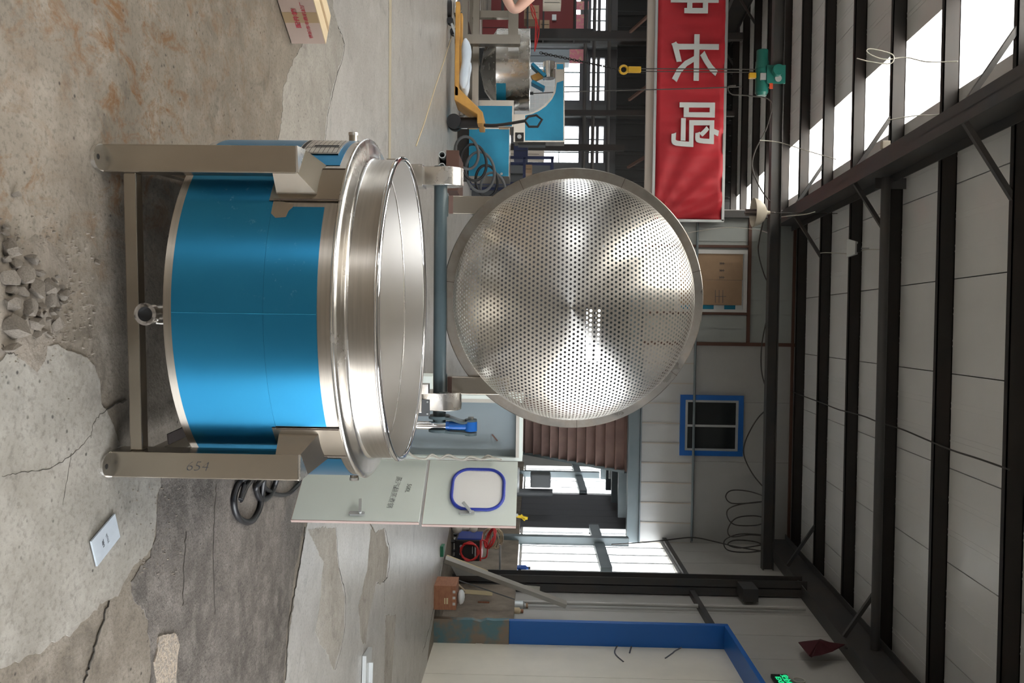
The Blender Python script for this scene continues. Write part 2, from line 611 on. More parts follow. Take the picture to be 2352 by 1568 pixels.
def concrete(name, base, dark, pale, rust=0.0, scale=1.0, speck=0.5, bumpy=0.35, rough=0.72):
    """worn concrete: broad patches, fine grain, dark specks, optional rust blooms"""
    mt = bpy.data.materials.new(name)
    mt.use_nodes = True
    nt = mt.node_tree
    N, L = nt.nodes, nt.links
    b = N['Principled BSDF']
    b.inputs['Roughness'].default_value = rough
    b.inputs['Specular IOR Level'].default_value = 0.35
    tc = N.new('ShaderNodeTexCoord')

    def noise(s, det=6, rgh=0.6, stretch=None, dist=0.0):
        n = N.new('ShaderNodeTexNoise')
        n.inputs['Scale'].default_value = s
        n.inputs['Detail'].default_value = det
        n.inputs['Roughness'].default_value = rgh
        n.inputs['Distortion'].default_value = dist
        if stretch:
            mp = N.new('ShaderNodeMapping')
            mp.inputs['Scale'].default_value = stretch
            L.new(tc.outputs['Object'], mp.inputs['Vector'])
            L.new(mp.outputs[0], n.inputs['Vector'])
        else:
            L.new(tc.outputs['Object'], n.inputs['Vector'])
        return n

    def rng(src, a, c):
        r = N.new('ShaderNodeMapRange')
        r.inputs[1].default_value, r.inputs[2].default_value = a, c
        L.new(src, r.inputs[0])
        return r.outputs[0]

    def mix(f, a, c, mode='MIX'):
        x = N.new('ShaderNodeMix')
        x.data_type = 'RGBA'
        x.blend_type = mode
        if isinstance(f, float):
            x.inputs[0].default_value = f
        else:
            L.new(f, x.inputs[0])
        for sock, val in ((x.inputs[6], a), (x.inputs[7], c)):
            if isinstance(val, tuple):
                sock.default_value = (*val, 1)
            else:
                L.new(val, sock)
        return x.outputs[2]

    def mul(a, c):
        x = N.new('ShaderNodeMath')
        x.operation = 'MULTIPLY'
        for i, val in enumerate((a, c)):
            if isinstance(val, float):
                x.inputs[i].default_value = val
            else:
                L.new(val, x.inputs[i])
        return x.outputs[0]

    broad = noise(1.1 * scale, 4, 0.62)
    mid = noise(6.5 * scale, 5, 0.68)
    fine = noise(60 * scale, 2, 0.7)
    c = mix(rng(broad.outputs['Fac'], 0.38, 0.64), base, dark)
    c = mix(mul(rng(mid.outputs['Fac'], 0.46, 0.70), 0.75), c, pale)
    blot = noise(3.2 * scale, 5, 0.72, stretch=(1, 1.1, 1), dist=0.8)
    c = mix(mul(rng(blot.outputs['Fac'], 0.55, 0.70), 0.7), c, tuple(x * 0.55 for x in dark))
    c = mix(mul(rng(fine.outputs['Fac'], 0.50, 0.70), 0.55), c, tuple(x * 0.6 for x in dark))
    vo = N.new('ShaderNodeTexVoronoi')
    vo.inputs['Scale'].default_value = 26 * scale
    L.new(tc.outputs['Object'], vo.inputs['Vector'])
    spk = mul(rng(vo.outputs['Distance'], 0.17, 0.08), rng(noise(4.0, 2).outputs['Fac'], 0.48, 0.58))
    c = mix(mul(spk, speck), c, tuple(x * 0.22 for x in dark))
    if rust:
        rn = noise(9.0, 6, 0.75, stretch=(1.2, 0.8, 1), dist=0.6)
        rm = noise(1.0, 2, 0.5)
        sep = N.new('ShaderNodeSeparateXYZ')
        L.new(tc.outputs['Object'], sep.inputs[0])
        zone = mul(rng(sep.outputs['X'], 0.05, -0.35), rng(sep.outputs['Y'], 4.2, 2.6))
        f = mul(mul(mul(rng(rn.outputs['Fac'], 0.49, 0.63), rng(rm.outputs['Fac'], 0.36, 0.52)), zone), rust)
        c = mix(f, c, (0.150, 0.078, 0.030))
    L.new(c, b.inputs['Base Color'])
    bn = N.new('ShaderNodeBump')
    bn.inputs['Strength'].default_value = bumpy
    bn.inputs['Distance'].default_value = 0.012
    ad = N.new('ShaderNodeMath')
    ad.operation = 'MULTIPLY_ADD'
    L.new(fine.outputs['Fac'], ad.inputs[0])
    ad.inputs[1].default_value = 0.25
    L.new(mid.outputs['Fac'], ad.inputs[2])
    L.new(ad.outputs[0], bn.inputs['Height'])
    L.new(bn.outputs[0], b.inputs['Normal'])
    M[name] = mt


concrete('floor_concrete', (0.215, 0.186, 0.150), (0.142, 0.120, 0.095), (0.28, 0.248, 0.208), rust=1.0, speck=0.9, bumpy=0.5)
concrete('floor_far', (0.43, 0.415, 0.392), (0.365, 0.35, 0.328), (0.49, 0.475, 0.455), speck=0.5, bumpy=0.10, rough=0.36)
concrete('floor_pale', (0.300, 0.280, 0.248), (0.225, 0.206, 0.180), (0.37, 0.35, 0.318), speck=1.0, bumpy=0.3, rough=0.5)
concrete('floor_worn', (0.165, 0.146, 0.130), (0.088, 0.077, 0.068), (0.245, 0.220, 0.196), speck=0.9, bumpy=0.8, scale=1.6)
concrete('floor_tan', (0.375, 0.348, 0.312), (0.30, 0.275, 0.24), (0.43, 0.405, 0.37), speck=0.9, bumpy=0.5, scale=1.6)

# ================================================================== THE BUILDING
XW = 4.36                                   # inner face of the wall on the right


def zp(Y):                                  # underside of the purlins
    return 5.90 + 0.075 * (Y - 10)


def zr(Y):                                  # underside of the roof sheets
    return zp(Y) + 0.18


Y0, Y1, XL = -8.0, 30.0, -14.0

# ---- floor
struct('floor', G().add([(-40, -40, 0), (40, -40, 0), (40, 60, 0), (-40, 60, 0)], [(0, 1, 2, 3)]), 'floor_concrete',
       label='worn concrete workshop floor with rust stains and patches')


def patch(name, pts, mat_, h, jag=0.02, parent=None, seed=1, label=None):
    """thin skim of a different concrete with a ragged edge; pts are photograph positions on the floor"""
    rnd = random.Random(seed)
    P = [onfloor(*p) for p in pts]
    out = []
    n = len(P)
    for i in range(n):
        a, b = P[i], P[(i + 1) % n]
        k = max(3, min(70, int((b - a).length / 0.016)))
        w0 = 0.0
        for q in range(k):
            t = q / k
            p = a.lerp(b, t)
            d = (b - a).normalized()
            nn = Vector((-d.y, d.x, 0))
            w0 = 0.93 * w0 + rnd.uniform(-0.35, 0.35) * jag
            p = p + nn * (w0 + rnd.uniform(-0.12, 0.12) * jag) * min(1.0, 3 * t + 0.05, 3 * (1 - t) + 0.05)
            out.append((p.x, p.y))
    area = sum(out[i][0] * out[(i + 1) % len(out)][1] - out[(i + 1) % len(out)][0] * out[i][1] for i in range(len(out)))
    if area < 0:
        out.reverse()
    o = obj(name, G().prism(out, -0.002, h), mat_, parent)
    return o


FLOOR = bpy.data.objects['floor']
# smooth far slab on the left of the kettle and behind it
patch('skim_coat', [(742, 330), (752, 250), (766, 190), (782, 140), (790, 100), (775, 60), (764, 20), (760, -300), (1090, -300), (1120, 400), (1090, 900), (1010, 1330), (985, 1480), (960, 1700),
                    (905, 1700), (885, 1440), (880, 1290), (868, 1230), (845, 1190), (800, 1180), (780, 1100), (760, 1000), (745, 700)], 'floor_far', 0.004, 0.02, FLOOR, 3)
patch('skim_coat', [(636, 330), (650, 200), (684, 120), (712, 60), (735, -200), (764, -200), (766, 20), (777, 60), (792, 100), (784, 140), (768, 190), (754, 250), (744, 330), (745, 400), (640, 400)], 'floor_pale', 0.0022, 0.03, FLOOR, 31)
# bright trowelled band on the right
patch('skim_coat', [(655, 1700), (655, 1560), (662, 1460), (676, 1360), (690, 1280), (705, 1200), (720, 1140), (785, 1130), (800, 1180), (845, 1195), (868, 1235), (880, 1290), (884, 1440), (903, 1700)],
      'floor_far', 0.0045, 0.02, FLOOR, 5)
patch('skim_coat', [(705, 1215), (768, 1212), (775, 1300), (790, 1370), (786, 1460), (765, 1540), (722, 1450), (735, 1370), (742, 1290)], 'floor_tan', 0.0065, 0.02, FLOOR, 6)
patch('skim_coat', [(850, 1215), (880, 1212), (892, 1270), (885, 1330), (862, 1335), (848, 1400), (838, 1480), (826, 1455), (822, 1390), (842, 1310)], 'floor_tan', 0.0065, 0.03, FLOOR, 8)
patch('skim_coat', [(885, 1412), (908, 1410), (902, 1500), (895, 1590), (880, 1590), (883, 1490)], 'floor_tan', 0.0065, 0.03, FLOOR, 18)
# dark worn hollow to the right of the kettle
patch('skim_coat', [(372, 1085), (362, 1150), (358, 1230), (345, 1280), (300, 1335), (330, 1400), (345, 1480), (350, 1700), (648, 1700), (650, 1560), (656, 1460), (670, 1360), (684, 1280), (698, 1205),
                    (712, 1140), (640, 1060), (500, 1040)], 'floor_worn', 0.0025, 0.03, FLOOR, 9)
# pale foreground skim with its broken edge
patch('skim_coat', [(-60, 860), (130, 790), (215, 840), (250, 960), (280, 1060), (366, 1090), (356, 1150), (352, 1230), (335, 1275), (290, 1325), (240, 1380), (190, 1425), (140, 1462), (80, 1500), (0, 1535), (-60, 1560)],
      'floor_pale', 0.0045, 0.03, FLOOR, 10)
patch('skim_coat', [(360, 1462), (395, 1452), (408, 1480), (402, 1530), (396, 1600), (360, 1600), (350, 1520)], 'aggregate', 0.008, 0.012, FLOOR, 11)



def crack(pts, wd, seed):
    """thin dark crack in the floor along photograph positions"""
    rnd = random.Random(seed)
    P = smooth_path([onfloor(*p) for p in pts], 8)
    L_, R_ = [], []
    for i, p in enumerate(P):
        d = (P[min(i + 1, len(P) - 1)] - P[max(i - 1, 0)]).normalized()
        nn = Vector((-d.y, d.x, 0))
        q = p + nn * rnd.uniform(-1, 1) * wd * 2.2
        t = wd * (0.3 + 0.7 * math.sin(math.pi * (i + 0.5) / len(P))) * rnd.uniform(0.4, 1.2)
        L_.append((q + nn * t))
        R_.append((q - nn * t))
    g = G()
    for i in range(len(P) - 1):
        a, b, c, d = L_[i], R_[i], R_[i + 1], L_[i + 1]
        g.hexa([(v.x, v.y, -0.001) for v in (a, b, c, d)] + [(v.x, v.y, 0.0052) for v in (a, b, c, d)])
    obj('crack', g, 'crack_dark', FLOOR)


for k, (pts, wd) in enumerate((
        ([(0, 1095), (45, 1085), (110, 1075), (165, 1040), (205, 1000)], 0.0012), ([(205, 1005), (215, 965), (250, 935), (290, 920)], 0.0016), ([(160, 1040), (150, 1100), (140, 1160)], 0.001),
        ([(250, 1380), (225, 1450), (205, 1520), (190, 1568)], 0.0035), ([(495, 1110), (490, 1190), (487, 1290), (492, 1410)], 0.0022), ([(425, 1220), (420, 1300), (418, 1390)], 0.0025),
        ([(30, 800), (55, 815), (75, 790), (85, 775)], 0.0018), ([(0, 790), (20, 812), (40, 812)], 0.002),
        ([(700, 1210), (690, 1285), (678, 1345), (662, 1440), (656, 1560)], 0.005), ([(770, 1210), (777, 1300), (792, 1370), (788, 1460), (768, 1540)], 0.004),
        ([(882, 1212), (894, 1270), (887, 1328), (864, 1338)], 0.006), ([(745, 330), (752, 262), (768, 190), (790, 110), (775, 60)], 0.003), ([(1012, 1300), (995, 1400), (970, 1500)], 0.008))):
    crack(pts, wd, k)


def slopebox(x0, x1, a0, a1, lo0, hi0, lo1, hi1):
    return [(x0, a0, lo0), (x1, a0, lo0), (x1, a1, lo1), (x0, a1, lo1), (x0, a0, hi0), (x1, a0, hi0), (x1, a1, hi1), (x0, a1, hi1)]


# ---- roof: sandwich sheets, one translucent strip, purlins, rafters
ROOF = sroot('ceiling', 'shallow sloping roof of pale sheets on dark purlins')
xb = [-2.75 + 1.08 * k for k in range(-10, 8)]
SKY_A, SKY_B = 0.5, 5.5                    # extent of the unseen daylight sheets added for overhead light


def roof_piece(xa, xc, ya, yb, sky):
    if sky:
        obj('skylight_sheet', G().hexa(slopebox(xa, xc, ya, yb, zr(ya) + 0.03, zr(ya) + 0.04, zr(yb) + 0.03, zr(yb) + 0.04)), 'skylight_sheet', ROOF,
            label='translucent white daylight sheet in the roof')
        return
    g = G().hexa(slopebox(xa + 0.006, xc - 0.006, ya, yb, zr(ya), zr(ya) + 0.06, zr(yb), zr(yb) + 0.06))
    for fx in (0.30, 0.36, 0.64, 0.70):      # shallow stiffening flutes
        x_ = xa + (xc - xa) * fx
        g.hexa(slopebox(x_, x_ + 0.02, ya, yb, zr(ya) - 0.004, zr(ya) + 0.01, zr(yb) - 0.004, zr(yb) + 0.01))
    obj('roof_sheet', g, 'panel_white', ROOF)
    obj('leak_cover', G().hexa(slopebox(xa, xc, ya, yb, zr(ya) + 0.07, zr(ya) + 0.09, zr(yb) + 0.07, zr(yb) + 0.09)), 'steel_dark', ROOF)  # cover added above the sheets so no daylight leaks through their gaps


for k in range(len(xb) - 1):
    xa, xc = xb[k], min(xb[k + 1], XW + 0.3)
    if xa > XW:
        continue
    if abs(xc - (-2.75)) < 0.01:
        roof_piece(xa, xc, Y0, Y1, True)
    elif -2.8 < xa < -1.0:
        roof_piece(xa, xc, Y0, SKY_A, False)
        roof_piece(xa, xc, SKY_A, SKY_B, True)
        roof_piece(xa, xc, SKY_B, Y1, False)
    else:
        roof_piece(xa, xc, Y0, Y1, False)
PUR = [7.9 + 1.66 * k for k in range(-9, 14)]
for y in PUR:
    if y < Y0 or y > Y1:
        continue
    g = G().box(XL, XW, y, y + 0.012, zp(y), zr(y)).box(XL, XW, y, y + 0.07, zp(y), zp(y) + 0.012).box(XL, XW, y, y + 0.07, zr(y) - 0.012, zr(y))
    obj('purlin', g, 'steel_dark', ROOF)


def rafter(x0, x1):
    xm = (x0 + x1) / 2
    g = G()
    lo, hi = (lambda y: zp(y) - 0.5), zp
    g.hexa(slopebox(x0, x1, Y0, Y1, lo(Y0), lo(Y0) + 0.016, lo(Y1), lo(Y1) + 0.016))
    g.hexa(slopebox(x0, x1, Y0, Y1, hi(Y0) - 0.016, hi(Y0), hi(Y1) - 0.016, hi(Y1)))
    g.hexa(slopebox(xm - 0.006, xm + 0.006, Y0, Y1, lo(Y0), hi(Y0), lo(Y1), hi(Y1)))
    return obj('rafter', g, 'steel_primer', ROOF)


rafter(-2.16, -1.94)
rafter(4.14, 4.36)
rafter(-8.6, -8.38)
for y in PUR[1::2]:
    for xa, sgn in ((-2.05, 1), (-2.05, -1), (4.25, -1), (-8.49, 1)):
        p0 = (xa + sgn * 0.08, y + 0.04, zp(y) - 0.45)
        p1 = (xa + sgn * 0.80, y + 0.04, zp(y) + 0.02)
        obj('knee_brace', G().bar(p0, p1, 0.05, 0.05, (0, 1, 0)), 'steel_primer', ROOF)
yt = 11.02
obj('tie_pipe', G().cyl((-2.0, yt, 5.86), (4.25, yt, 5.86), 0.06, n=14), 'steel_primer', ROOF, smooth=40)
obj('tie_plate', G().box(-1.99, -1.85, yt - 0.01, yt + 0.01, 5.72, 6.12), 'steel_primer', ROOF)

# ---- wall on the right, split into its panels
WR = sroot('wall_right', 'pale panel wall with steel frame, windows and a large door')


def vpanel(a0, a1, z0, z1=None, mt='panel_wall', x=XW, name='wall_panel'):
    t0 = zr(a0) if z1 is None else z1
    t1 = zr(a1) if z1 is None else z1
    g = G().hexa(slopebox(x, x + 0.08, a0 + 0.004, a1 - 0.004, z0, t0, z0, t1))
    return obj(name, g, mt, WR)


for a in (-8, -7, -6, -5, -4, -3):
    vpanel(a, a + 1, 0)
for a in (-2, -1.2, -0.4, 0.4, 1.2, 2.0, 2.4):
    vpanel(a, a + 0.8, 3.84)
vpanel(3.2, 4.1, 0)
vpanel(4.1, 5.0, 0)
yy = [5.0 + 0.843 * i for i in range(8)]
for i in range(7):
    vpanel(yy[i], yy[i + 1], 3.84)
for a, c in ((10.9, 11.75), (11.75, 12.6), (12.6, 13.5), (13.5, 14.5)):
    vpanel(a, c, 1.0)
for a, c in ((14.5, 15.3), (15.3, 16.1), (16.1, 16.9), (16.9, 17.7)):
    vpanel(a, c, 3.93)
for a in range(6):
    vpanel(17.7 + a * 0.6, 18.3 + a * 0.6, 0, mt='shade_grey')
for a in range(5):
    vpanel(21.3 + a * 0.84, 22.14 + a * 0.84, 3.93)
for a in range(5):
    vpanel(25.5 + a * 0.9, 26.4 + a * 0.9, 0)
obj('leak_cover', G().hexa(slopebox(XW + 0.1, XW + 0.12, Y0, -2, 0, zr(Y0) + .1, 0, zr(-2) + .1)).hexa(slopebox(XW + 0.1, XW + 0.12, -2, 3.2, 3.84, zr(-2) + .1, 3.84, zr(3.2) + .1))
    .hexa(slopebox(XW + 0.1, XW + 0.12, 3.2, 14.5, 0, zr(3.2) + .1, 0, zr(14.5) + .1)).hexa(slopebox(XW + 0.1, XW + 0.12, 14.5, 17.7, 3.93, zr(14.5) + .1, 3.93, zr(17.7) + .1))
    .hexa(slopebox(XW + 0.1, XW + 0.12, 17.7, 21.3, 0, zr(17.7) + .1, 0, zr(21.3) + .1)).hexa(slopebox(XW + 0.1, XW + 0.12, 21.3, 25.5, 3.93, zr(21.3) + .1, 3.93, zr(25.5) + .1))
    .hexa(slopebox(XW + 0.1, XW + 0.12, 25.5, Y1, 0, zr(25.5) + .1, 0, zr(Y1) + .1)), 'steel_dark', WR).name = 'outer_skin'
# rough plastered plinth below the windows
obj('plinth', G().box(XW - 0.12, XW + 0.1, 10.98, 25.5, 0, 1.04), 'plaster_rough', WR)
obj('girt', G().box(XW - 0.10, XW, 10.98, 13.4, 3.86, 3.94), 'steel_primer', WR)
obj('girt', G().box(XW - 0.10, XW, 13.7, 17.7, 3.93, 4.01), 'steel_primer', WR)
obj('column', G().box(4.08, 4.34, 13.40, 13.415, 0, 5.75).box(4.08, 4.34, 13.66, 13.675, 0, 5.75).box(4.20, 4.215, 13.4, 13.67, 0, 5.75), 'steel_primer', WR)
obj('column_bracket', G().box(4.10, 4.3, 13.0, 13.4, 4.62, 4.86), 'steel_primer', WR)
obj('downpipe', G().cyl((4.29, 12.72, 0.9), (4.29, 12.72, 5.5), 0.03, n=10), 'panel_wall', WR, smooth=40)


def wall_window(name, a0, a1, z0, z1, mull, trans, deep=XW):
    wn = sroot(name, 'tall steel framed daylight window in the wall')
    g = G()
    fr = 0.05
    g.box(deep - 0.02, deep + 0.06, a0, a1, z0, z0 + fr).box(deep - 0.02, deep + 0.06, a0, a1, z1 - fr, z1)
    g.box(deep - 0.02, deep + 0.06, a0, a0 + fr, z0, z1).box(deep - 0.02, deep + 0.06, a1 - fr, a1, z0, z1)
    obj('window_frame', g, 'window_frame_white', wn)
    for y in mull:
        obj('mullion', G().box(deep - 0.03, deep + 0.05, y - 0.03, y + 0.03, z0 + fr, z1 - fr), 'window_frame_white', wn)
    ed = [a0] + list(mull) + [a1]
    zz = [z0] + ([trans - 0.1, trans + 0.1] if trans else []) + [z1]
    for i in range(len(ed) - 1):
        for q in range(0, len(zz) - 1, 2):
            obj('pane', G().box(deep + 0.015, deep + 0.02, ed[i] + 0.03, ed[i + 1] - 0.03, zz[q] + 0.02, zz[q + 1] - 0.02), 'daylight_glass', wn)
    if trans:
        obj('transom', G().box(deep - 0.10, deep + 0.02, a0, a1, trans - 0.1, trans + 0.1), 'steel_grey_paint', wn)
    return wn


wall_window('window_1', 14.55, 17.7, 1.06, 3.93, (15.1, 15.62, 16.15, 16.9), 2.62)
wall_window('window_2', 21.35, 25.5, 1.06, 3.93, (22.1, 23.0, 23.6, 24.6), 2.62)
for y in (16.28, 23.5):
    obj('column', G().box(4.16, 4.32, y - 0.09, y + 0.09, 0, 3.2), 'steel_grey_paint', WR)
portal((XW + 0.4, 16.1, 2.5), 3.1, 2.9, (-1, 0, 0))
portal((XW + 0.4, 23.4, 2.5), 4.1, 2.9, (-1, 0, 0))
portal((XW + 0.3, 0.6, 1.92), 5.2, 3.84, (-1, 0, 0))

# large cream sliding door in a deep blue frame
D1 = sroot('door_1', 'large cream sliding door standing shut')
dx = 4.24
for i in range(6):
    a = 5.0 + i * 0.983
    obj('door_leaf_panel', G().box(dx, dx + 0.05, a + 0.003, a + 0.98, 0.0, 3.84), 'door_cream', D1)
for pts in ([(1640, 1452), (1560, 1490), (1545, 1500), (1528, 1512)], [(1420, 1480), (1412, 1500), (1432, 1520)], [(1452, 1478), (1446, 1500)]):
    pp = [onwall(px, py, dx) + Vector((-0.004, 0, 0)) for px, py in pts]
    obj('dirt_streak', G().tube(smooth_path(pp, 5), 0.010, 5), 'shade_grey', D1)
obj('door_frame', G().box(3.93, dx + 0.1, 10.9, 10.98, 1.0, 3.9), 'frame_blue', D1, label='blue painted steel door jamb', bevel=0.006)
obj('door_frame', G().box(3.93, dx + 0.1, 4.8, 10.9, 3.84, 3.9), 'frame_blue', D1, label='blue painted steel door head', bevel=0.006)
jr = random.Random(4)
poly = [(3.92, 0.0), (4.28, 0.0)] + [(4.28 - 0.0, 0.30), (4.28, 0.40), (4.25, 0.46), (4.27, 0.52), (4.22, 0.58), (4.24, 0.66), (4.28, 0.72), (4.28, 1.0), (3.92, 1.0), (3.93, 0.8), (3.92, 0.7), (3.95, 0.62), (3.92, 0.5), (3.93, 0.3), (3.92, 0.2)]
obj('frame_base', G().prism(poly, 10.88, 10.97, lambda a, b, c: (a, c, b)), 'rust_patina', D1, label='corroded grey green lower length of the door jamb')

# ---- beam that carries the hoist
CB = sroot('trim_1', 'long dark crane beam across the workshop')
obj('beam', G().box(XL, 4.36, 14.92, 15.08, 5.46, 5.475).box(XL, 4.36, 14.92, 15.08, 5.64, 5.655).box(XL, 4.36, 14.994, 15.006, 5.46, 5.65), 'steel_primer', CB)

# ---- office wall over the passage
OF = sroot('wall_office', 'white panel wall of the raised office')
YO = 16.7
xe = [0.33 + 0.403 * i for i in range(11)]
for i in range(10):
    obj('wall_panel', G().box(xe[i] + 0.006, xe[i + 1] - 0.006, YO, YO + 0.05, 3.47, 4.50), 'panel_office', OF)
    obj('panel_strip', G().box(xe[i + 1] - 0.012, xe[i + 1] + 0.012, YO - 0.012, YO, 3.47, 4.50), 'beige_paint', OF)
for xa, xc in ((0.33, 1.5), (1.5, 2.7), (2.7, 4.36)):
    obj('wall_panel', G().box(xa + 0.003, xc - 0.003, YO, YO + 0.05, 4.52, zr(YO)), 'panel_office_upper', OF)
n = 9
for i in range(n):
    xa = -2.28 + i * 0.29
    obj('siding_board', G().box(xa, xa + 0.265, YO, YO + 0.05, 3.47, zr(YO)).box(xa + 0.265, xa + 0.29, YO + 0.015, YO + 0.05, 3.47, zr(YO)), 'panel_siding', OF)
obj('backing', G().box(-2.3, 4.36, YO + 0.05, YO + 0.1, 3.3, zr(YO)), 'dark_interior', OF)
for p0, p1, t in (((-2.3, YO - 0.03, 5.56), (0.33, YO - 0.03, 5.56), 0.06), ((0.33, YO - 0.03, 3.47), (0.33, YO - 0.03, 6.5), 0.07), ((-1.62, YO - 0.03, 3.47), (-1.62, YO - 0.03, 5.56), 0.05),
                  ((-0.28, YO - 0.03, 3.47), (-0.28, YO - 0.03, 5.56), 0.05), ((-2.3, YO - 0.03, 6.45), (4.3, YO - 0.03, 6.45), 0.05), ((0.33, YO - 0.02, 3.46), (4.36, YO - 0.02, 3.46), 0.03)):
    obj('brown_trim', G().bar(p0, p1, t, t), 'steel_brown', OF)
obj('rail_pipe', G().cyl((-2.3, YO - 0.06, 4.51), (4.3, YO - 0.06, 4.51), 0.025, n=10), 'steel_grey_paint', OF, smooth=40)
obj('deck_beam', G().box(-2.3, 4.36, YO - 0.14, YO + 0.06, 3.20, 3.22).box(-2.3, 4.36, YO - 0.14, YO + 0.06, 3.44, 3.46).box(-2.3, 4.36, YO - 0.05, YO - 0.03, 3.2, 3.46), 'steel_grey_paint', OF)
for y in (18.2, 19.7, 21.2, 22.7):
    obj('deck_beam', G().box(-2.3, 4.2, y - 0.08, y + 0.08, 3.18, 3.44), 'steel_grey_paint', OF)
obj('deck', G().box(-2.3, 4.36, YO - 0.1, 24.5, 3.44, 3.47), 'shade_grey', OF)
obj('office_end', G().box(-2.36, -2.30, YO, 24.5, 3.2, zr(YO)), 'panel_office', OF)

# blue framed office window
W3 = sroot('window_3', 'sliding office window in a blue frame')
wx0, wx1, wz0, wz1 = 1.36, 2.58, 4.24, 5.50
obj('window_frame', G().box(wx0, wx1, YO - 0.05, YO + 0.02, wz0, wz0 + 0.1).box(wx0, wx1, YO - 0.05, YO + 0.02, wz1 - 0.1, wz1).box(wx0, wx0 + 0.1, YO - 0.05, YO + 0.02, wz0 + .1, wz1 - .1)
    .box(wx1 - 0.1, wx1, YO - 0.05, YO + 0.02, wz0 + .1, wz1 - .1), 'frame_blue', W3)
for xa, xc, dy in ((wx0 + 0.1, (wx0 + wx1) / 2 + 0.03, 0.0), ((wx0 + wx1) / 2 - 0.03, wx1 - 0.1, 0.012)):
    f = obj('sash', G().box(xa, xc, YO - 0.04 + dy, YO - 0.015 + dy, wz0 + .1, wz0 + .15).box(xa, xc, YO - 0.04 + dy, YO - 0.015 + dy, wz1 - .15, wz1 - .1)
            .box(xa, xa + 0.045, YO - 0.04 + dy, YO - 0.015 + dy, wz0 + .15, wz1 - .15).box(xc - 0.045, xc, YO - 0.04 + dy, YO - 0.015 + dy, wz0 + .15, wz1 - .15), 'galvanised', W3)
    obj('pane', G().box(xa + 0.045, xc - 0.045, YO - 0.03 + dy, YO - 0.022 + dy, wz0 + .15, wz1 - .15), 'glass_dark', f)
# boarded window on the siding
W4 = sroot('window_4', 'white framed window boarded with cardboard')
wx0, wx1, wz0, wz1 = -1.55, -0.30, 4.1, 5.52
obj('window_frame', G().box(wx0, wx1, YO - 0.05, YO, wz0, wz0 + 0.07).box(wx0, wx1, YO - 0.05, YO, wz1 - 0.07, wz1).box(wx0, wx0 + 0.08, YO - 0.05, YO, wz0 + .07, wz1 - .07)
    .box(wx1 - 0.06, wx1, YO - 0.05, YO, wz0 + .07, wz1 - .07), 'window_frame_white', W4)
obj('cardboard_sheet', G().box(wx0 + 0.08, -0.95, YO - 0.03, YO - 0.01, wz0 + .07, wz1 - .09), 'cardboard', W4)
obj('cardboard_sheet', G().box(-0.947, wx1 - 0.15, YO - 0.032, YO - 0.01, wz0 + .07, wz1 - .10), 'cardboard', W4)
obj('pane', G().box(wx0 + 0.08, wx1 - 0.06, YO - 0.012, YO - 0.004, wz0 + .07, wz1 - .07), 'sheet_pale', W4)
for q in range(3):
    obj('blue_print', G().box(wx1 - 0.145, wx1 - 0.065, YO - 0.016, YO - 0.012, wz0 + 0.12 + q * 0.43, wz0 + 0.34 + q * 0.43), 'film_teal', W4)
for q, (cx, cz, wd, ht) in enumerate(((-1.28, 5.02, .05, .10), (-1.14, 5.02, .05, .10), (-1.0, 5.02, .05, .10), (-0.62, 5.0, .26, .22))):
    g = G()
    for k in range(3):
        g.box(cx - wd / 2, cx + wd / 2, YO - 0.0345, YO - 0.032, cz - ht / 2 + k * ht / 3, cz - ht / 2 + k * ht / 3 + 0.012)
    g.box(cx - .006, cx + .006, YO - 0.0345, YO - 0.032, cz - ht / 2, cz + ht / 2)
    obj('printed_mark', g, 'lamp_brown', W4)

# ---- far wall with its glazing, left wall, wall behind the photographer


def grid_wall(name, ucuts, zcuts, holes, build, mt, label):
    g = G()
    for i in range(len(ucuts) - 1):
        for k in range(len(zcuts) - 1):
            if (i, k) not in holes:
                build(g, ucuts[i], ucuts[i + 1], zcuts[k], zcuts[k + 1])
    return struct(name, g, mt, label=label)


fu = [XL, -11.8, -10.55, -9.62, -8.1, -7.18, -5.78, -0.6, 1.3, XW]
fz = [0, 0.9, 2.80, 3.18, 3.42, 3.52, 3.70, 8.0]
fh = {(i, k) for i in (1, 3, 5) for k in (1, 3, 5)} | {(7, 3), (7, 5)}
grid_wall('wall_far', fu, fz, fh, lambda g, a, b, c, d: g.box(a, b, Y1, Y1 + 0.2, c, d), 'shade_grey', 'far wall toned dark as backlit, pierced by bright windows')  # dark grey puts the backlit look of the wall into its colour
nw = 5
for i in (1, 3, 5, 7):
    wn = sroot('window_%d' % nw, 'bright glazed bay in the far wall')
    nw += 1
    for k in (1, 3, 5) if i < 7 else (3, 5):
        a, b, c, d = fu[i], fu[i + 1], fz[k], fz[k + 1]
        obj('pane', G().box(a, b, Y1 + 0.09, Y1 + 0.1, c, d), 'daylight_glass', wn)
        xs = [a + (b - a) * q / 3 for q in (1, 2)]
        g = G()
        for x in xs:
            g.box(x - 0.02, x + 0.02, Y1 + 0.06, Y1 + 0.12, c, d)
        if k == 1:
            for z in (1.5, 2.1):
                g.box(a, b, Y1 + 0.06, Y1 + 0.12, z - 0.015, z + 0.015)
        obj('muntin', g, 'steel_grey_paint', wn)
    portal(((fu[i] + fu[i + 1]) / 2, Y1 + 0.3, 2.3), fu[i + 1] - fu[i], 2.9, (0, -1, 0))
for x in (-10.1, -7.64, -5.6):
    obj('far_column', G().box(x - 0.2, x + 0.2, Y1 - 0.35, Y1, 0, 6.6), 'machine_grey', bpy.data.objects['wall_far'])
obj('far_girt', G().box(XL, XW, Y1 - 0.15, Y1, 2.92, 3.08), 'machine_grey', bpy.data.objects['wall_far'])
lu = [Y0, -4, 2, 5, 11, 14, 20, 22, 28, Y1]
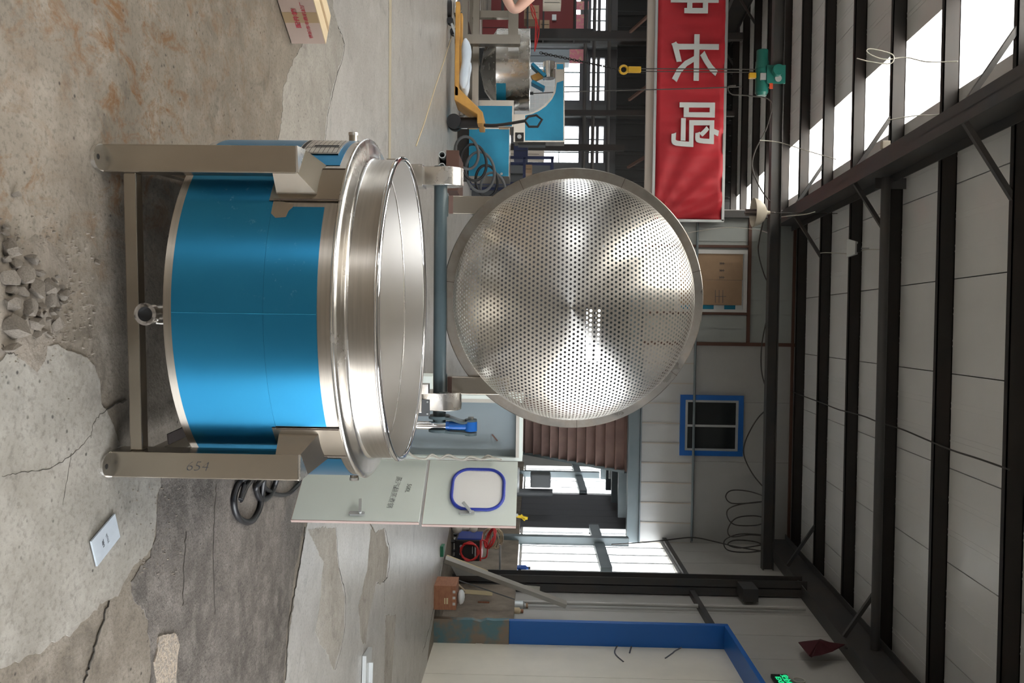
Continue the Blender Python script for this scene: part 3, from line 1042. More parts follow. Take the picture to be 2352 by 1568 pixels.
grid_wall('wall_left', lu, [0, 1.1, 3.4, 8.0], {(3, 1), (5, 1), (7, 1)}, lambda g, a, b, c, d: g.box(XL - 0.2, XL, a, b, c, d), 'panel_wall', 'pale wall with wide windows on the left')
for a, b in ((5, 11), (14, 20), (22, 28)):
    wn = sroot('window_%d' % nw, 'wide glazed bay in the wall on the left')
    nw += 1
    for q in range(4):
        obj('pane', G().box(XL - 0.11, XL - 0.10, a + (b - a) * q / 4, a + (b - a) * (q + 1) / 4, 1.1, 3.4), 'daylight_glass', wn)
        obj('mullion', G().box(XL - 0.14, XL - 0.06, a + (b - a) * q / 4 - 0.03, a + (b - a) * q / 4 + 0.03, 1.1, 3.4), 'window_frame_white', wn)
    portal((XL - 0.3, (a + b) / 2, 2.25), b - a, 2.3, (1, 0, 0))
grid_wall('wall_back', [XL, -8.6, -6.4, XW + 0.1], [0, 0.1, 3.0, 6.0], {(1, 1)}, lambda g, a, b, c, d: g.box(a, b, Y0 - 0.2, Y0, c, d), 'panel_wall', 'pale end wall behind the camera')
portal((-7.5, Y0 - 0.3, 1.55), 2.2, 2.9, (0, 1, 0))
p_ = portal((-3.29, 11.0, zr(11.0) + 0.3), 1.08, 38, (0, 0, -1))
p_.rotation_euler = (math.atan(0.075), 0, 0)
p_ = portal((-1.67, 3.0, zr(3.0) + 0.3), 2.16, 5.0, (0, 0, -1))
p_.rotation_euler = (math.atan(0.075), 0, 0)

# ================================================================== THE KETTLE
KL = (-0.045, 2.88, 0.0)
KRZ = R(3.5)
K = thing('jacketed_kettle', 'large stainless jacketed kettle wrapped in blue film with its perforated basket raised', 'kettle', KL, KRZ)


def kp(name, g, mt, parent=None, **kw):
    return obj(name, g, mt, parent or K, local=True, **kw)


def klocal(p):
    d = Vector(p) - Vector(KL)
    c, s = math.cos(-KRZ), math.sin(-KRZ)
    return Vector((d.x * c - d.y * s, d.x * s + d.y * c, d.z))


RJ = 0.571
jk = kp('jacket', G().lathe([(0.02, 0.235), (0.40, 0.228), (0.555, 0.215), (RJ, 0.215), (RJ, 0.70)], 128), 'steel_brushed', smooth=35)
kp('flange', G().lathe([(RJ, 0.688), (RJ + 0.008, 0.692), (RJ + 0.010, 0.698), (RJ + 0.006, 0.704), (0.560, 0.709), (0.538, 0.712), (0.522, 0.715), (0.515, 0.719), (0.5125, 0.726)], 128), 'steel_bright', smooth=60,
   label='bright curved shoulder ring')
kp('neck', G().lathe([(0.5125, 0.722), (0.512, 0.74), (0.512, 0.806)], 128), 'steel_brushed', smooth=60)
kp('rim_bead', G().torus((0, 0, 0.810), 0.515, 0.0095, n=128, k=10), 'chrome', smooth=60, label='polished rolled rim')
prof = [(0.506, 0.808), (0.506, 0.73), (0.500, 0.66)]
for i in range(1, 13):
    t = math.pi / 2 * i / 12
    prof.append((0.500 * math.cos(t) + 0.001, 0.66 - 0.40 * math.sin(t)))
kp('bowl', G().lathe(prof, 128), 'steel_inner', smooth=60, label='smooth inner bowl')
kp('bowl_seam', G().lathe([(0.5052, 0.734), (0.5035, 0.731), (0.5052, 0.728)], 128), 'steel_bright', smooth=60)


def film(a0, a1, z0, z1, n=40):
    ar, br = R(a0), R(a1)
    return G().lathe([(RJ - 0.002, z0), (RJ + 0.0015, z0 + 0.0005), (RJ + 0.0015, z1 - 0.0005), (RJ - 0.002, z1)], n, a0=ar, a1=br)


fr = kp('protective_film', film(-52, 52, 0.238, 0.50, 64), 'film_blue', smooth=60, label='glossy blue protective film')
kp('protective_film', film(-33.5, 35, 0.4995, 0.652, 48), 'film_blue', smooth=60, label='glossy blue protective film')
for s in (-1, 1):
    kp('protective_film', film(min(52 * s, 150 * s), max(52 * s, 150 * s), 0.238, 0.668, 48), 'film_blue', smooth=60, label='glossy blue protective film')
    a0, a1 = sorted((35.5 * s, 50 * s))
    ar, br = R(a0), R(a1)
    pd = kp('leg_pad', G().lathe([(RJ - 0.002, 0.488), (RJ + 0.004, 0.488), (RJ + 0.004, 0.692), (RJ - 0.002, 0.692)], 12, a0=ar, a1=br), 'steel_leg', smooth=50)
    for aa in (36 * s, 49.5 * s):
        ra = R(aa)
        kp('weld_seam', G().tube([((RJ + 0.004) * math.sin(ra), -(RJ + 0.004) * math.cos(ra), z) for z in (0.50, 0.56, 0.62, 0.688)], 0.0022, 6), 'weld_dark', pd)
    ra = R(33 * s)
    pts = [(31, .50), (29.5, .515), (29.8, .545), (32, .55), (33.2, .56), (34.5, .56), (36, .50)]
    # torn film edge beside the pad
    pv = [((RJ + 0.0022) * math.sin(R(a * s)), -(RJ + 0.0022) * math.cos(R(a * s)), z) for a, z in pts]
    gg = G().add(pv, [tuple(range(len(pv))) if s > 0 else tuple(reversed(range(len(pv))))])
    if s < 0:
        kp('bare_patch', gg, 'steel_leg', pd)
    # small side nozzle
    ra = R(90 * s)
    d = Vector((math.sin(ra), -math.cos(ra), 0))
    p = d * (RJ - 0.01) + Vector((0, 0, 0.632))
    nz = kp('nozzle', G().cyl(p, p + d * 0.038, 0.015, n=16), 'steel_leg', smooth=40)
    kp('threaded_collar', G().cyl(p + d * 0.036, p + d * 0.046, 0.0165, n=16), 'steel_bright', nz, smooth=40)

# seam of the film down the front
kp('film_seam', G().tube([((RJ + 0.0016) * math.sin(R(-1)), -(RJ + 0.0016) * math.cos(R(-1)), z) for z in (0.24, 0.4, 0.65)], 0.0012, 5), 'film_teal', fr)

# rating plate on the left flank
a0, a1, pz0, pz1 = R(-75), R(-59), 0.520, 0.650
npl = kp('rating_plate', G().lathe([(RJ, pz0), (RJ + 0.005, pz0), (RJ + 0.005, pz1), (RJ, pz1)], 8, a0=a0, a1=a1), 'plate_print', label='small metal rating plate with a printed table')
rr_ = RJ + 0.0056
g = G()


def plate_strip(g, b0, b1, z0, z1):
    g.lathe([(rr_, z0), (rr_, z1)], 4, a0=b0, a1=b1)


for i in range(9):
    z = pz0 + 0.006 + i * (pz1 - pz0 - 0.014) / 8
    plate_strip(g, a0 + 0.008, a1 - 0.008, z, z + 0.0016)
for t in (0.03, 0.34, 0.66, 0.95):
    aa = a0 + (a1 - a0) * t
    plate_strip(g, aa, aa + 0.004, pz0 + 0.006, pz1 - 0.006)
plate_strip(g, a0 + 0.008, a1 - 0.008, pz0 + 0.003, pz0 + 0.014)
plate_strip(g, a0 + (a1 - a0) * 0.5, a0 + (a1 - a0) * 0.62, pz0 + 0.04, pz1 - 0.012)
kp('printed_table', g, 'print_black', npl)

# ---- legs, feet, brackets, cross bars
LA, LS = 0.449, 0.0395
for sx in (-1, 1):
    for sy in (-1, 1):
        cx, cy = sx * LA, sy * LA
        lg = kp('leg', G().box(cx - LS, cx + LS, cy - LS, cy + LS, 0.006, 0.575), 'steel_leg', bevel=0.004)
        pts = [(cx + LS, cy - sy * LS * 0), (cx + LS, cy + sy * LS)]
        arc = [(cx + LS * math.cos(t), cy + sy * (LS + 0.05 * math.sin(t))) for t in [math.pi * i / 10 for i in range(11)]]
        base = [(cx - LS, cy - sy * LS), (cx + LS, cy - sy * LS)] + arc
        ar_ = sum(base[i][0] * base[(i + 1) % len(base)][1] - base[(i + 1) % len(base)][0] * base[i][1] for i in range(len(base)))
        if ar_ < 0:
            base.reverse()
        ft = kp('foot_plate', G().prism(base, 0.0, 0.012), 'steel_bright', lg)
        kp('bolt_hole', G().cyl((cx, cy + sy * (LS + 0.026), 0.0115), (cx, cy + sy * (LS + 0.026), 0.0126), 0.008, n=12), 'print_black', ft)
        # bracket between leg and jacket
        A = (cx - sx * LS, cy + sy * LS)
        B = (sx * 0.335, sy * 0.440)
        C = (sx * 0.440, sy * 0.335)
        D = (cx + sx * LS, cy - sy * LS)
        E_ = (cx + sx * LS, cy + sy * LS)
        bot, lo, hi = 0.505, 0.578, 0.640
        vs = [(*A, bot), (*B, bot), (*C, bot), (*D, bot), (*A, lo), (*B, hi), (*C, hi), (*D, lo)]
        fs = [(0, 1, 2, 3), (4, 5, 6, 7), (0, 1, 5, 4), (1, 2, 6, 5), (2, 3, 7, 6), (3, 0, 4, 7)]
        kp('leg_bracket', G().add(vs, fs), 'steel_leg', lg)
        kp('leg_cap', G().add([(*E_, 0.577), (*A, 0.580), (*D, 0.580), (*E_, 0.573), (*A, 0.573), (*D, 0.573)], [(0, 1, 2), (3, 4, 5), (0, 1, 4, 3), (1, 2, 5, 4), (2, 0, 3, 5)]), 'steel_bright', lg)
for s in (-1, 1):
    kp('cross_bar', G().box(-LA + LS, LA - LS, s * LA - 0.02, s * LA + 0.02, 0.060, 0.098), 'steel_leg', bevel=0.003)
    kp('cross_bar', G().box(s * LA - 0.02, s * LA + 0.02, -LA + LS, LA - LS, 0.060, 0.098), 'steel_leg', bevel=0.003)
kp('brace_bar', G().bar((0.41, -0.30, 0.10), (0.34, 0.05, 0.24), 0.035, 0.006), 'steel_dark')
text('leg_number', '654', 0.042, 'marker_ink', K, (LA + 0.002, -LA - LS - 0.0008, 0.268), (0, 0, 1), (-1, 0, 0), extr=0.0003, shear=0.3, squash=1.1, bold=-0.0011)

# ---- drain outlet
dz = 0.130
dr = kp('drain_pipe', G().tube(smooth_path([(0.0, -0.48, dz), (0.0, -0.36, dz), (0.0, -0.30, dz + 0.012), (0.0, -0.27, 0.18), (0.0, -0.265, 0.24)], 5), 0.024, 18), 'steel_bright', smooth=60)
kp('ferrule', G().pipe((0.0, -0.500, dz), (0.0, -0.475, dz), 0.0330, 0.0215, 28), 'chrome', dr, smooth=40, label='round outlet flange')
kp('pipe_bore', G().cyl((0.0, -0.488, dz), (0.0, -0.481, dz), 0.0218, n=24), 'print_black', dr)
kp('drain_stay', G().tube([(0.028, -0.45, 0.14), (0.033, -0.44, 0.22)], 0.004, 6), 'steel_bright', dr)

# ---- tilting shaft and bearings behind the rim
SY, SZ = 0.585, 0.868
kp('shaft', G().cyl((-0.57, SY, SZ), (0.53, SY, SZ), 0.0275, n=28), 'paint_grey_green', smooth=40, label='grey green tilting shaft')
for bx in (-0.525, 0.405):
    st = [(SY - 0.055, 0.80), (SY + 0.055, 0.80)]
    for i in range(17):
        t = math.pi * i / 16
        st.append((SY + 0.072 * math.cos(t), SZ + 0.022 + 0.072 * math.sin(t)))
    br_ = kp('bearing_block', G().prism(st, bx - 0.037, bx + 0.037, lambda a, b, c: (c, a, b)), 'steel_bright', smooth=35, bevel=0.002)
    kp('bearing_base', G().box(bx - 0.045, bx + 0.045, SY - 0.07, SY + 0.05, 0.755, 0.802), 'steel_bright', br_, bevel=0.002)
    kp('bearing_bracket', G().box(bx - 0.03, bx + 0.03, 0.26 if bx < 0 else 0.37, SY + 0.04, 0.70, 0.756), 'steel_leg', br_)
sh2 = kp('limit_plate', G().bar((0.43, SY - 0.06, 0.775), (0.43, SY - 0.06, 0.835), 0.07, 0.004, (0, 1, 0)), 'machine_grey')
for i in range(4):
    kp('plate_screw', G().cyl((0.405 + 0.05 * (i % 2), SY - 0.065, 0.785 + 0.04 * (i // 2)), (0.405 + 0.05 * (i % 2), SY - 0.061, 0.785 + 0.04 * (i // 2)), 0.004, n=8), 'galvanised', sh2)
kp('limit_switch', G().box(0.33, 0.37, SY - 0.08, SY - 0.03, 0.79, 0.83), 'steel_bright', sh2)

# ---- lever pair, piston rod and cylinder
LX = 0.475
piv = Vector((LX + 0.03, SY - 0.015, SZ + 0.135))


def lever_poly():
    cpts = [(SY, SZ), (SY - 0.005, SZ + 0.05), (SY - 0.012, SZ + 0.10), (piv.y, piv.z)]
    path = smooth_path([(0, a, b) for a, b in cpts], 5)
    L_, R_ = [], []
    for i, p in enumerate(path):
        d = (path[min(i + 1, len(path) - 1)] - path[max(i - 1, 0)]).normalized()
        nn = Vector((0, -d.z, d.y))
        wd = 0.034 - 0.010 * i / (len(path) - 1)
        L_.append(p + nn * wd)
        R_.append(p - nn * wd)
    return path, L_, R_


for k, x0 in enumerate((LX - 0.004, LX + 0.052)):
    # each plate is cranked outwards from the hub to the pin
    g = G()
    path = smooth_path([(x0, SY, SZ), (x0 + 0.006, SY - 0.004, SZ + 0.05), (x0 + 0.020 - 0.012 * k, SY - 0.008, SZ + 0.10), (x0 + 0.012, piv.y, piv.z)], 6)
    for i in range(len(path) - 1):
        w0 = 0.036 - 0.012 * i / len(path)
        a, b = path[i], path[i + 1]
        for p_0, p_1 in ((a, b),):
            g.hexa([(a.x, a.y - w0, a.z), (a.x + 0.01, a.y - w0, a.z), (a.x + 0.01, a.y + w0, a.z), (a.x, a.y + w0, a.z),
                    (b.x, b.y - w0, b.z), (b.x + 0.01, b.y - w0, b.z), (b.x + 0.01, b.y + w0, b.z), (b.x, b.y + w0, b.z)])
    lv = kp('lever_plate', g, 'paint_grey_green')
    for q, rr in ((path[0], 0.046), (path[-1], 0.026)):
        kp('lever_boss', G().cyl((q.x, q.y, q.z), (q.x + 0.012, q.y, q.z), rr, n=24), 'paint_grey_green', lv, smooth=40)
    if k == 0:
        kp('pin_head', G().cyl((path[-1].x - 0.010, piv.y, piv.z), (path[-1].x, piv.y, piv.z), 0.013, n=6), 'galvanised', lv)
rx = LX + 0.037
rod = kp('piston_rod', G().cyl((rx, piv.y, 0.50), (rx, piv.y, piv.z - 0.10), 0.0175, n=24), 'chrome', smooth=40, label='chrome piston rod')
ce = kp('rod_end', G().cyl((rx, piv.y, piv.z - 0.105), (rx, piv.y, piv.z - 0.09), 0.021, n=6).cyl((rx, piv.y, piv.z - 0.092), (rx, piv.y, piv.z - 0.015), 0.0195, n=20), 'paint_blue_bright', smooth=35, label='blue rod end')
kp('rod_eye', G().cyl((rx - 0.020, piv.y, piv.z), (rx + 0.020, piv.y, piv.z), 0.027, n=28), 'paint_blue_bright', ce, smooth=35)
kp('cylinder_barrel', G().cyl((rx, piv.y, 0.12), (rx, piv.y, 0.52), 0.032, n=24), 'paint_blue_bright', smooth=40)

# ---- perforated basket, raised: bulges towards the photographer
BC = Vector((-0.022, 0.605, 1.425))
RB, BH = 0.503, 0.34
RO = 0.547
tiltx, tiltz = R(-1.0), R(3.0)
BM = Matrix.Rotation(tiltz, 3, 'Z') @ Matrix.Rotation(tiltx, 3, 'X')


def bt(x, y, z):
    """basket frame: x right, y up, z out of the dish towards the front"""
    return BC + BM @ Vector((x, -z, y))


pexp = 2.25
tab = []
for i in range(401):
    t = math.pi / 2 * i / 400
    tab.append((RB * math.sin(t) ** (2 / pexp), BH * math.cos(t) ** (2 / pexp)))
arc = [0.0]
for i in range(400):
    arc.append(arc[-1] + math.hypot(tab[i + 1][0] - tab[i][0], tab[i + 1][1] - tab[i][1]))
SMAX = arc[-1]
import bisect


def dish(u, v):
    s = math.hypot(u, v)
    if s < 1e-9:
        return bt(0, 0, BH)
    sc_ = min(s, SMAX)
    i = min(bisect.bisect_right(arc, sc_) - 1, 399)
    f = (sc_ - arc[i]) / max(arc[i + 1] - arc[i], 1e-9)
    r = tab[i][0] + (tab[i + 1][0] - tab[i][0]) * f
    z = tab[i][1] + (tab[i + 1][1] - tab[i][1]) * f
    return bt(r * u / s, r * v / s, z)


pitch_ = 0.0182
hole = 0.0050
SP = SMAX - 0.030                       # plain band by the rim
vs, fs, idx = [], [], {}


def vid(u, v):
    key = (round(u * 20000), round(v * 20000))
    if key not in idx:
        idx[key] = len(vs)
        vs.append(tuple(dish(u, v)))
    return idx[key]


nh = int(SP / pitch_) + 2
hexr = pitch_ / math.sqrt(3)
for j in range(-nh - 8, nh + 9):
    for i in range(-nh - 8, nh + 9):
        cu = (i + 0.5 * (j % 2)) * pitch_
        cv = j * pitch_ * math.sqrt(3) / 2
        if math.hypot(cu, cv) > SMAX + pitch_:
            continue
        outer = []
        for k in range(6):
            a = R(30 + 60 * k)
            p = (cu + hexr * math.cos(a), cv + hexr * math.sin(a))
            a2 = R(30 + 60 * (k + 1))
            q = (cu + hexr * math.cos(a2), cv + hexr * math.sin(a2))
            outer += [p, ((p[0] + q[0]) / 2, (p[1] + q[1]) / 2)]
        if all(math.hypot(*p) > SMAX for p in outer):
            continue
        oid = [vid(*p) for p in outer]
        if math.hypot(cu, cv) < SP:
            inn = [vid(cu + hole * math.cos(R(30 + 30 * k)), cv + hole * math.sin(R(30 + 30 * k))) for k in range(12)]
            for k in range(12):
                fs.append((oid[k], oid[(k + 1) % 12], inn[(k + 1) % 12], inn[k]))
        else:
            fs.append(tuple(oid))
gd = G()
gd.v, gd.f = vs, fs
BK = kp('strainer_basket', gd, 'steel_perf', smooth=60, label='dished stainless basket pierced by rows of round holes')
ns = 7
offs = [R(a) for a in (3, 55, 104, 158, 205, 262, 310)]
for i in range(ns):
    a0, a1 = offs[i] + 0.002, (offs[(i + 1) % ns] + (2 * math.pi if i == ns - 1 else 0)) - 0.002
    k = 20
    g = G()
    pr = [(RB - 0.012, -0.003), (RB - 0.012, 0.0), (RO - 0.003, 0.0), (RO, -0.003), (RO, -0.028), (RO - 0.003, -0.028), (RO - 0.003, -0.004), (RB - 0.012, -0.004)]
    pv = []
    for q in range(k + 1):
        a = a0 + (a1 - a0) * q / k
        for r, z in pr:
            pv.append(bt(r * math.cos(a), r * math.sin(a), z))
    m_ = len(pr)
    ff = [(q * m_ + e, q * m_ + e + 1, (q + 1) * m_ + e + 1, (q + 1) * m_ + e) for q in range(k) for e in range(m_ - 1)]
    ff += [tuple(range(m_)), tuple(k * m_ + e for e in reversed(range(m_)))]
    g.add(pv, ff)
    kp('ring_segment', g, 'steel_ring', BK, smooth=40)
for i in range(ns):
    a = offs[i]
    g = G().hexa([bt((RB if e in (0, 3, 4, 7) else RO) * math.cos(a + (-.002 if e in (0, 1, 4, 5) else .002)), (RB if e in (0, 3, 4, 7) else RO) * math.sin(a + (-.002 if e in (0, 1, 4, 5) else .002)), -0.005 if e < 4 else 0.0006) for e in range(8)])
    kp('ring_weld', g, 'weld_dark', BK)
for ax in (-0.415, 0.345):
    kp('basket_arm', G().box(ax - 0.037, ax + 0.037, SY + 0.02, SY + 0.05, SZ - 0.02, 1.16), 'steel_leg', BK, bevel=0.002)
    kp('arm_gusset', G().box(ax - 0.05, ax + 0.05, SY + 0.012, SY + 0.04, SZ - 0.028, SZ + 0.03), 'paint_grey_green', BK, bevel=0.006)
    kp('heat_mark', G().box(ax - 0.037, ax + 0.037, SY + 0.0185, SY + 0.02, SZ + 0.032, SZ + 0.05), 'brown_sheet', BK)

# ================================================================== CONTROL CABINET with its doors standing open
CB_H, CB_F = Vector((0.735, 4.44, 0)), Vector((1.015, 4.14, 0))
CAB = thing('control_cabinet', 'pale green control cabinet with both doors swung open behind the kettle', 'cabinet', (0.55, 4.55, 0))


def part(name, g, mt, parent, **kw):
    return obj(name, g, mt, parent, **kw)


cx0, cx1, cy0, cy1 = 0.385, 0.735, 4.44, 4.70
# one tall carcass: five-sided shell with a grey mounting plate inside
t = 0.018
z0_, z1_ = 0.05, 1.212
c_ = part('carcass', G().box(cx0, cx0 + t, cy0, cy1, z0_, z1_).box(cx1 - t, cx1, cy0, cy1, z0_, z1_).box(cx0 + t, cx1 - t, cy0, cy1, z0_, z0_ + t).box(cx0 + t, cx1 - t, cy0, cy1, z1_ - t, z1_)
          .box(cx0 + t, cx1 - t, cy1 - t, cy1, z0_ + t, z1_ - t), 'cab_pale', CAB)
part('front_lip', G().box(cx0 + t, cx0 + t + 0.02, cy0, cy0 + 0.004, z0_ + t, z1_ - t).box(cx0 + t + 0.02, cx1 - t, cy0, cy0 + 0.004, z1_ - t - 0.018, z1_ - t), 'cab_frame', c_)
part('mounting_plate', G().box(cx0 + t + 0.004, cx1 - t, cy0 + 0.05, cy0 + 0.056, z0_ + t, z1_ - t), 'cab_grey', c_, label='grey blue mounting plate')
part('side_box', G().box(0.285, cx0, cy0 - 0.012, cy1, 0.05, 0.72), 'cab_pale', CAB)
for x in (0.31, 0.70):
    for y in (4.47, 4.67):
        part('cabinet_foot', G().box(x - 0.02, x + 0.02, y - 0.02, y + 0.02, 0, 0.05), 'print_black', CAB)
part('rust_streak', G().bar((0.60, cy0 + 0.0485, 1.045), (0.635, cy0 + 0.0485, 1.075), 0.002, 0.008, (0, 0, 1)), 'brown_sheet', CAB)


def door_frame_vectors(rot):
    d = (CB_F - CB_H).normalized()
    d = Matrix.Rotation(rot, 3, 'Z') @ d
    n_ = Vector((-d.y, d.x, 0))
    if n_.y > 0:
        n_ = -n_
    return d, n_


def on_door(px, py, d, n_):
    ray = FWD * FPX + UP * (px - 1176) + RT * (py - 784)
    t = (CB_H - EYE).dot(n_) / ray.dot(n_)
    p = EYE + ray * t
    return (p - CB_H).dot(d), p.z


WD = (CB_F - CB_H).length


def make_door(name, z0, z1, rot, wd):
    d, n_ = door_frame_vectors(rot)

    def T(u, z, t):
        return CB_H + d * u + n_ * t + Vector((0, 0, z))

    def slab(u0, u1, za, zb, t0, t1):
        return G().hexa([T(u0, za, t0), T(u1, za, t0), T(u1, za, t1), T(u0, za, t1), T(u0, zb, t0), T(u1, zb, t0), T(u1, zb, t1), T(u0, zb, t1)])
    dd = part(name, slab(0.004, wd - 0.004, z0, z1, -0.016, 0.0), 'cab_pale', CAB)
    part('edge_strip', slab(wd - 0.004, wd, z0, z1, -0.018, -0.001), 'cab_edge', dd, label='brown door edge')
    part('edge_strip', slab(0.004, wd, z0 - 0.003, z0, -0.018, -0.001), 'cab_edge', dd)
    return dd, T, slab, d, n_


ud, T, slab, d, n_ = make_door('upper_door', 0.715, 1.188, 0.0, WD)
u0, za = on_door(1043, 1078, d, n_)
u1, zb = on_door(1155, 1172, d, n_)
uc, zc, hu, hz = (u0 + u1) / 2, (za + zb) / 2, (u1 - u0) / 2, (zb - za) / 2
rc = 0.085
rp = []
for qx, qz, st_ in ((1, 1, 0), (-1, 1, 90), (-1, -1, 180), (1, -1, 270)):
    for i in range(9):
        a = R(st_ + 90 * i / 8)
        rp.append((uc + qx * (hu - rc) + rc * math.cos(a), zc + qz * (hz - rc) + rc * math.sin(a)))
wn = part('door_window', G().prism(rp, 0.001, 0.004, lambda a, b, c: T(a, b, c)), 'pane_white', ud, label='white rounded window')
part('window_gasket', G().tube([T(a, b, 0.004) for a, b in rp], 0.009, 8, closed=True), 'gasket_blue', ud, smooth=60, label='blue rubber window seal')


def handle(dd, T, d, n_, base, lev):
    ub, zb_ = on_door(*base, d, n_)
    ul, zl = on_door(*lev, d, n_)
    hb = []
    for qz, st_ in ((1, 0), (-1, 180)):
        for i in range(7):
            a = R(st_ + 180 * i / 6)
            hb.append((ub + 0.011 * math.cos(a), zb_ + qz * 0.030 + 0.011 * math.sin(a)))
    h_ = part('handle', G().prism(hb, 0.0, 0.010, lambda a, b, c: T(a, b, c)), 'galvanised', dd, label='small grey lever handle')
    hh = bpy.data.objects.get(h_.name)
    part('lever', G().bar(T(ub, zb_ + 0.018, 0.022), T(ul, zl, 0.026), 0.014, 0.010, n_), 'galvanised', dd)
    part('lever_pin', G().cyl(T(ub, zb_ + 0.018, 0.0), T(ub, zb_ + 0.018, 0.024), 0.007, n=10), 'galvanised', dd)


handle(ud, T, d, n_, (1072, 1178), (1064, 1160))
ld, T2, slab2, d2, n2 = make_door('lower_door', 0.055, 0.700, R(-3.0), WD * 1.01)
handle(ld, T2, d2, n2, (820, 1180), (829, 1153))


def door_text(name, body, size, p0, p1, shear=0.0):
    u0_, z0_ = on_door(*p0, d2, n2)
    u1_, z1_ = on_door(*p1, d2, n2)
    a, b = T2(u0_, z0_, 0.0012), T2(u1_, z1_, 0.0012)
    xd = (b - a).normalized()
    yd = n2.cross(xd)
    text(name, body, size, 'marker_ink', ld, (a + b) / 2, xd, yd, extr=0.0003, bold=-0.0007, shear=shear, squash=(b - a).length / (size * len(body) * (0.62 if body[0] == '5' else 1.0)))


door_text('written_note', '500L', 0.034, (942, 1108), (933, 1134))
door_text('written_note', '蒸汽翻蒸煮锅', 0.036, (917, 1094), (893, 1167))

for k, (off, rr) in enumerate(((0, 0.006), (0.012, 0.005))):
    pts = [(935, 1035), (950, 1048), (975, 1054), (992, 1047 - 4 * k), (1010, 1052), (1030, 1050 - 6 * k), (1060, 1056), (1080, 1053 - 5 * k), (1105, 1055), (1120, 1046 + 6 * k), (1135, 1052), (1152, 1056)]
    tag(obj('control_cable', G().tube(smooth_path([at(a, b, 4.40 - off) for a, b in pts], 5), rr, 8), 'wire_white', smooth=60),
        ('pale twisted cable drooping along the open cabinet hinge', 'thinner pale cable wound round the one at the cabinet hinge')[k], 'cable')

# black hydraulic hoses lying between the kettle and the cabinet
for k, (pts, rr, lab) in enumerate((
        ([(640, 1060, .10), (575, 1090, .05), (548, 1112, .015), (537, 1150, .015), (548, 1188, .015), (575, 1198, .015), (595, 1172, .015), (602, 1130, .02), (612, 1060, .06)], 0.0135, 'black hose lying in the widest loop beside the right leg'),
        ([(660, 1050, .10), (596, 1108, .03), (590, 1128, .016), (600, 1146, .016), (618, 1140, .016), (632, 1112, .02), (650, 1050, .08)], 0.0135, 'black hose in a tight loop behind the right leg'),
        ([(620, 1050, .10), (566, 1100, .03), (560, 1120, .04), (553, 1148, .045), (566, 1118, .045), (580, 1098, .05), (600, 1050, .07)], 0.011, 'black hose folded into a narrow kink on the floor'),
        ([(590, 1090, .012), (610, 1122, .012), (640, 1136, .012), (665, 1132, .012), (690, 1108, .016), (720, 1075, .03)], 0.011, 'black cable running from the hoses to the cabinet foot'))):
    tag(obj('hydraulic_hose', G().tube(smooth_path([onfloor(a, b, z) for a, b, z in pts], 6), rr, 10), 'rubber_black', smooth=60), lab, 'hose')

# ================================================================== THINGS ON THE NEAR FLOOR
# carton
P = Vector((-1.418, 4.228, 0.005))
dl = Vector((-0.47, -0.883, 0)).normalized()
dw = Vector((-dl.y, dl.x, 0))
dw = Vector((-0.883, 0.47, 0)).normalized()
CL, CW, CH = 0.46, 0.20, 0.172
CT = thing('cardboard_box', 'closed cardboard box with red print lying on the floor', 'box', tuple(P))
Zv = Vector((0, 0, 1))


def boxhexa(o, a, b, c):
    return [o, o + a, o + a + b, o + b, o + c, o + a + c, o + a + b + c, o + b + c]


part('carton_body', G().hexa(boxhexa(P, dl * CL, dw * CW, Zv * CH)), 'cardboard_pink', CT)
for t0, t1 in ((0.0, 0.497), (0.503, 1.0)):
    part('carton_flap', G().hexa(boxhexa(P + Zv * CH + dw * CW * t0, dl * CL, dw * CW * (t1 - t0), Zv * 0.004)), 'cardboard_top', CT)
nface = Vector((0.883, -0.47, 0))
part('parcel_tape', G().hexa(boxhexa(P + dl * 0.135 + nface * 0.0015, dl * 0.065, -nface * 0.001, Zv * CH)), 'tape', CT)
part('parcel_tape', G().hexa(boxhexa(P + Zv * (CH + 0.0042) + dw * CW * 0.42, dl * CL, dw * CW * 0.16, Zv * 0.001)), 'tape', CT)
text('printed_name', '配件箱', 0.028, 'ink_red', CT, P + dl * 0.165 + Zv * 0.066 + nface * 0.004, dl, -Zv, bold=0.0008, extr=0.0003, squash=1.45)
text('printed_maker', '诸城市丰鼎机械厂', 0.021, 'ink_red', CT, P + dl * 0.150 + Zv * 0.112 + nface * 0.004, dl, -Zv, bold=0.0004, extr=0.0003, squash=1.35)

